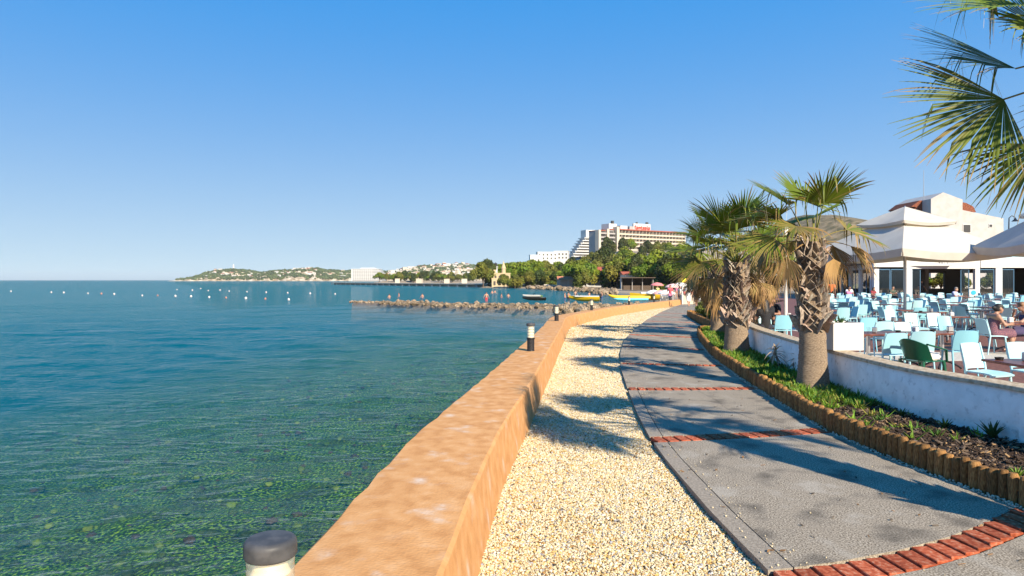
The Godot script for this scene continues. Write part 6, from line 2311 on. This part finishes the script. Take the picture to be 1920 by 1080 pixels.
func body_parts(kind: String, woman: bool, dress: String, hair: String, cell: float) -> Dictionary:
	var key := "%s%s%s%s%.3f" % [kind, woman, dress, hair, cell]
	if bodies.has(key):
		return bodies[key]
	var j := pose(kind)
	var g := 0.9 if woman else 1.0
	var look: Vector3 = (j.head - j.neck).normalized()
	var fwd := Vector3(0, 0, 1)
	var b := []
	b.append([j.hip, j.chest, 0.125 * (1.02 if woman else 0.95), 0.125 * g])
	b.append([j.hip + Vector3(-0.06, 0, 0), j.hip + Vector3(0.06, 0, 0), 0.11, 0.11])
	b.append([j.sh[0] + Vector3(0.05, -0.03, 0), j.sh[1] + Vector3(-0.05, -0.03, 0), 0.085 * g, 0.085 * g])
	b.append([j.chest + Vector3(-0.06, 0.02, 0.02), j.chest + Vector3(0.06, 0.02, 0.02), 0.11 * g, 0.11 * g])
	b.append([j.chest, j.neck, 0.09 * g, 0.055])
	b.append([j.neck, j.head, 0.052 * g, 0.052])
	b.append([j.head + Vector3(0, 0.02, -0.015), j.head + Vector3(0, -0.045, 0.02), 0.092, 0.066])
	b.append([j.head + Vector3(0, -0.09, 0.045), j.head + Vector3(0, -0.07, 0.03), 0.03, 0.05])
	b.append([j.head + Vector3(0, 0.0, 0.085), j.head + Vector3(0, -0.035, 0.105), 0.010, 0.017])
	for s in 2:
		var sx := -1.0 if s == 0 else 1.0
		b.append([j.head + Vector3(0.086 * sx, 0.01, -0.01), j.head + Vector3(0.084 * sx, -0.04, 0.0), 0.016, 0.012])
		b.append([j.sh[s], j.el[s], 0.054 * g, 0.042 * g])
		b.append([j.el[s], j.ha[s], 0.041 * g, 0.027])
		var hd: Vector3 = (j.ha[s] - j.el[s]).normalized()
		b.append([j.ha[s], j.ha[s] + hd * 0.07, 0.027, 0.033])
		b.append([j.th[s], j.kn[s], 0.088, 0.056])
		b.append([j.kn[s], j.kn[s].lerp(j.an[s], 0.35) + Vector3(0, 0, -0.015), 0.054, 0.056])
		b.append([j.kn[s].lerp(j.an[s], 0.35) + Vector3(0, 0, -0.015), j.an[s], 0.056, 0.036])
		b.append([j.an[s] + Vector3(0, -0.045, -0.02), j.an[s] + Vector3(0.01 * sx, -0.055, 0.15), 0.036, 0.026])
	var body := sdf_mesh(b, cell, 0.035)
	for s in 2:
		var sx := -1.0 if s == 0 else 1.0
		var hd: Vector3 = (j.ha[s] - j.el[s]).normalized()
		var side := hd.cross(fwd).normalized() if absf(hd.dot(fwd)) < 0.9 else Vector3.RIGHT
		var palm := side.cross(hd).normalized()
		for k in 4:
			var p0: Vector3 = j.ha[s] + hd * 0.085 + side * (k - 1.5) * 0.019
			var ln: float = [0.062, 0.075, 0.080, 0.068][k]
			body.tube([p0 - hd * 0.02, p0 + hd * ln * 0.5, p0 + hd * ln * 0.9 + palm * 0.02], [0.0092, 0.0085, 0.006], 6)
		var tp: Vector3 = j.ha[s] + hd * 0.035 + side * 0.028 * sx
		body.tube([tp, tp + hd * 0.035 + side * 0.022 * sx, tp + hd * 0.065 + side * 0.02 * sx], [0.012, 0.010, 0.007], 6)
	var top := []
	var th := 0.014
	top.append([j.hip + Vector3(0, 0.02, 0), j.chest, 0.125 + th, 0.125 * g + th])
	top.append([j.chest + Vector3(-0.06, 0.02, 0.02), j.chest + Vector3(0.06, 0.02, 0.02), 0.11 * g + th, 0.11 * g + th])
	if dress != "strappy":
		top.append([j.sh[0] + Vector3(0.04, -0.03, 0), j.sh[1] + Vector3(-0.04, -0.03, 0), 0.085 * g + th, 0.085 * g + th])
		for s in 2:
			top.append([j.sh[s], j.sh[s].lerp(j.el[s], 0.55), 0.056 * g + th, 0.050 * g + th])
	else:
		for s in 2:
			top.append([j.sh[s] * Vector3(0.55, 1, 1) + Vector3(0, 0.045, 0.0), j.chest + Vector3(j.sh[s].x * 0.5, 0.06, 0.08), 0.022, 0.022])
	var low := []
	low.append([j.hip + Vector3(-0.06, 0, 0), j.hip + Vector3(0.06, 0, 0), 0.115 + th, 0.115 + th])
	for s in 2:
		var reach := 0.55 if dress == "shorts" else 0.95
		low.append([j.th[s], j.th[s].lerp(j.kn[s], reach), 0.092 + th, (0.07 if dress == "shorts" else 0.085) + th])
		if dress == "trousers":
			low.append([j.kn[s], j.an[s], 0.062 + th, 0.045 + th])
	if dress in ["strappy", "skirt"]:
		low.append([j.th[0].lerp(j.th[1], 0.5), j.kn[0].lerp(j.kn[1], 0.5), 0.13, 0.15])
	var hr := []
	var h: Vector3 = j.head
	hr.append([h + Vector3(0, 0.045, -0.025), h + Vector3(0, 0.0, -0.045), 0.092, 0.085])
	hr.append([h + Vector3(-0.04, 0.06, 0.02), h + Vector3(0.04, 0.06, 0.02), 0.055, 0.055])
	if hair == "long":
		hr.append([h + Vector3(0, 0, -0.05), h + Vector3(0, -0.22, -0.10), 0.09, 0.10])
		hr.append([h + Vector3(0, -0.22, -0.10), h + Vector3(0, -0.48, -0.13), 0.11, 0.07])
		hr.append([h + Vector3(-0.07, 0, -0.02), h + Vector3(-0.09, -0.25, -0.06), 0.04, 0.05])
		hr.append([h + Vector3(0.07, 0, -0.02), h + Vector3(0.09, -0.25, -0.06), 0.04, 0.05])
	elif hair == "bun":
		hr.append([h + Vector3(0, 0.02, -0.13), h + Vector3(0, 0.03, -0.14), 0.045, 0.045])
	var out := {"body": body.done(), "top": sdf_mesh(top, cell, 0.03).done(), "low": sdf_mesh(low, cell, 0.03).done(), "hair": sdf_mesh(hr, cell, 0.03).done(), "j": j}
	bodies[key] = out
	return out

func person(kind: String, label: String, at: Vector3, turn: float, woman: bool, dress: String, hair: String, top: Color, low: Color, hc: Color, cell := 0.03, skin := 1.0, group := "", size := 1.0) -> Node3D:
	var p := body_parts(kind, woman, dress, hair, cell)
	var t := thing("person", label, "person", at, turn, group)
	t.scale = Vector3.ONE * size * (0.95 if woman else 1.02)
	var sk := plain(lin(0.44 * skin, 0.235 * skin, 0.15 * skin), 0.55)
	part(t, "body", p.body, sk)
	if dress != "bare":
		part(t, "top", p.top, plain(top, 0.9))
	part(t, "lower_clothing", p.low, plain(low, 0.9))
	part(t, "hair", p.hair, plain(hc, 0.6))
	if cell < 0.024:
		for s in [-1.0, 1.0]:
			var e := SphereMesh.new()
			e.radius = 0.011
			e.height = 0.022
			e.radial_segments = 10
			e.rings = 6
			part(t, "eye", e, mats.dark, Transform3D(Basis(), p.j.head + Vector3(0.033 * s, 0.0, 0.080)))
		part(t, "mouth", box_mesh(Vector3(0.045, 0.010, 0.012), 0.004), plain(lin(0.25, 0.06, 0.05), 0.5), Transform3D(Basis(), p.j.head + Vector3(0, -0.072, 0.082)))
	return t

func make_people() -> void:
	var black := lin(0.012, 0.010, 0.009)
	var brown := lin(0.05, 0.025, 0.012)
	# at the tables
	var dl := person("sit_eat", "woman in a flowered dress with dark bun, leaning over her table", V(11.75, FLOOR_Y - 0.02, 16.6), PI / 2, true, "strappy", "bun", lin(0.20, 0.06, 0.09), lin(0.16, 0.05, 0.08), black, 0.02, 0.75)
	var flowered := surface(noise_tex(256, 0.09, [[0.3, lin(0.02, 0.02, 0.05)], [0.5, lin(0.22, 0.05, 0.08)], [0.62, lin(0.05, 0.09, 0.16)], [0.72, lin(0.48, 0.20, 0.14)]], 191, 2), 3.0, 0.9)
	for c in dl.get_children():
		if String(c.name) in ["top", "lower_clothing"]:
			c.material_override = flowered
	person("sit_chin", "fair haired woman at the right edge resting a hand at her face", V(13.05, FLOOR_Y - 0.02, 17.4), -PI / 2, true, "strappy", "bun", lin(0.05, 0.05, 0.12), lin(0.05, 0.04, 0.10), lin(0.22, 0.11, 0.05), 0.02, 0.85)
	person("sit", "woman with long dark hair in black seen from behind between the palms", V(7.05, FLOOR_Y - 0.02, 19.0), PI - 0.15, true, "trousers", "long", lin(0.012, 0.012, 0.014), lin(0.02, 0.02, 0.03), black, 0.02, 0.7)
	person("sit_chin", "man in dark vest facing the camera behind the woman with long hair", V(7.85, FLOOR_Y - 0.02, 20.6), -0.4, false, "shorts", "short", lin(0.02, 0.02, 0.025), lin(0.03, 0.04, 0.07), brown, 0.02, 0.7)
	person("walk", "waiter in an orange shirt standing before the restaurant's left wing", V(23.4, FLOOR_Y, 50.0), 2.6, false, "trousers", "short", lin(0.62, 0.12, 0.03), lin(0.02, 0.02, 0.02), black, 0.03, 0.6)
	person("sit", "seated guest in a pink top left of the umbrella pole", V(23.8, FLOOR_Y, 48.2), 0.5, true, "trousers", "short", lin(0.45, 0.16, 0.30), lin(0.05, 0.05, 0.08), brown, 0.03)
	person("sit", "seated man in a pale blue shirt near the menu sign", V(27.3, FLOOR_Y, 42.0), 0.6, false, "trousers", "short", lin(0.35, 0.38, 0.55), lin(0.05, 0.05, 0.08), lin(0.2, 0.17, 0.15), 0.03)
	person("sit", "seated guest in dark clothes beneath the main glass front", V(28.0, FLOOR_Y, 50.2), 0.2, false, "trousers", "short", lin(0.06, 0.07, 0.05), lin(0.03, 0.03, 0.03), brown, 0.03)
	person("sit", "seated guest in a red top before the left wing windows", V(26.9, FLOOR_Y, 50.8), 0.3, true, "trousers", "long", lin(0.22, 0.03, 0.04), lin(0.03, 0.03, 0.03), brown, 0.03)
	person("sit", "seated guest in a white shirt at the left wing", V(25.2, FLOOR_Y, 51.0), -0.2, false, "trousers", "short", lin(0.6, 0.6, 0.6), lin(0.04, 0.04, 0.06), black, 0.03)
	for e in [[36.0, 60.0, "walk", "dark clothed person standing inside the restaurant left of the mullion", lin(0.05, 0.05, 0.06)], [37.3, 61.5, "walk", "dark clothed person standing inside the restaurant right of the mullion", lin(0.04, 0.05, 0.04)]]:
		person(e[2], e[3], V(e[0], FLOOR_Y + 0.03, e[1]), 0.3, false, "trousers", "short", e[4], lin(0.03, 0.03, 0.03), black, 0.03)
	# walkers on the path
	person("walk", "woman in a white dress walking away on the promenade", V(13.2, gy(50.0) + 0.035, 51.0), PI, true, "skirt", "long", lin(0.75, 0.74, 0.72), lin(0.78, 0.77, 0.75), brown, 0.025)
	person("walk", "person in black top and shorts walking beside the white dress", V(13.9, gy(51.0) + 0.035, 51.5), PI, false, "shorts", "short", lin(0.012, 0.012, 0.014), lin(0.04, 0.045, 0.05), black, 0.025)
	# bathers
	var wade := [[912, 560, "bather standing waist deep in open water left of the jet ski"], [1059, 559, "bather standing left of the yellow boat's bow"], [1066, 559, "bather standing next to the yellow boat's bow"], [1105, 556, "bather standing behind the yellow boat's stern"], [1128, 557, "bather standing between the yellow boat and the inflatable"], [1079, 553, "bather standing behind the middle of the yellow boat"]]
	for k in wade.size():
		var e: Array = wade[k]
		var d: float = 2.6 * 1280.0 / (e[1] - 525.0)
		person("wade", e[2], V((e[0] - 960.0) / 1280.0 * d, SEA - 0.85, d), k * 1.3, k % 2 == 1, "bare", "short", lin(0.3, 0.1, 0.1), [lin(0.4, 0.05, 0.05), lin(0.05, 0.08, 0.2), lin(0.02, 0.02, 0.02)][k % 3], brown, 0.04, 0.95, "bathers in the bay")
	var swim := [[923, 548], [928, 547], [940, 555], [953, 554], [730, 556], [748, 553], [792, 555]]
	var swl := ["swimmer's head in the water above the jet ski's left, paired with another", "second swimmer's head close beside the paired one", "swimmer's head between the standing bather and the jet ski", "swimmer's head just left of the jet ski", "swimmer's head leftmost above the breakwater tip", "swimmer's head second above the breakwater tip", "swimmer's head above the middle of the breakwater"]
	for k in swim.size():
		var d: float = 2.6 * 1280.0 / (swim[k][1] - 525.0)
		person("wade", swl[k], V((swim[k][0] - 960.0) / 1280.0 * d, SEA - 1.36, d), k, false, "bare", "short", lin(0.1, 0.1, 0.1), lin(0.05, 0.05, 0.1), brown, 0.04, 0.95, "swimmers in the bay")
	# beach guests
	var tops := [lin(0.5, 0.08, 0.10), lin(0.7, 0.68, 0.66), lin(0.55, 0.2, 0.3), lin(0.05, 0.06, 0.10), lin(0.6, 0.3, 0.2), lin(0.7, 0.6, 0.2)]
	for k in 14:
		var d := 72.0 + 2.3 * k
		var x := x_at(COAST, d) + R(2.0, 8.0)
		var sit := k % 3 == 0
		person("sit" if sit else "walk", "beach guest %s on the crowded beach beyond the yellow stand" % ("sitting" if sit else "standing"), V(x, land_y(x, d) - (0.1 if sit else 0.0), d), k * 1.1, k % 2 == 0, "shorts", "short", tops[k % 6], tops[(k + 2) % 6], brown, 0.04, 1.0, "sitting beach guests" if sit else "standing beach guests")
	for k in 3:
		person("walk", ["person in red behind the yellow stand's left post", "person in pale clothes under the yellow canopy", "person in dark top right of the yellow stand"][k], V(14.6 + 1.1 * k, gy(57.0) - 0.12, 63.0 + k), k * 2.0, k == 1, "shorts", "short", tops[k], tops[k + 2], brown, 0.035)
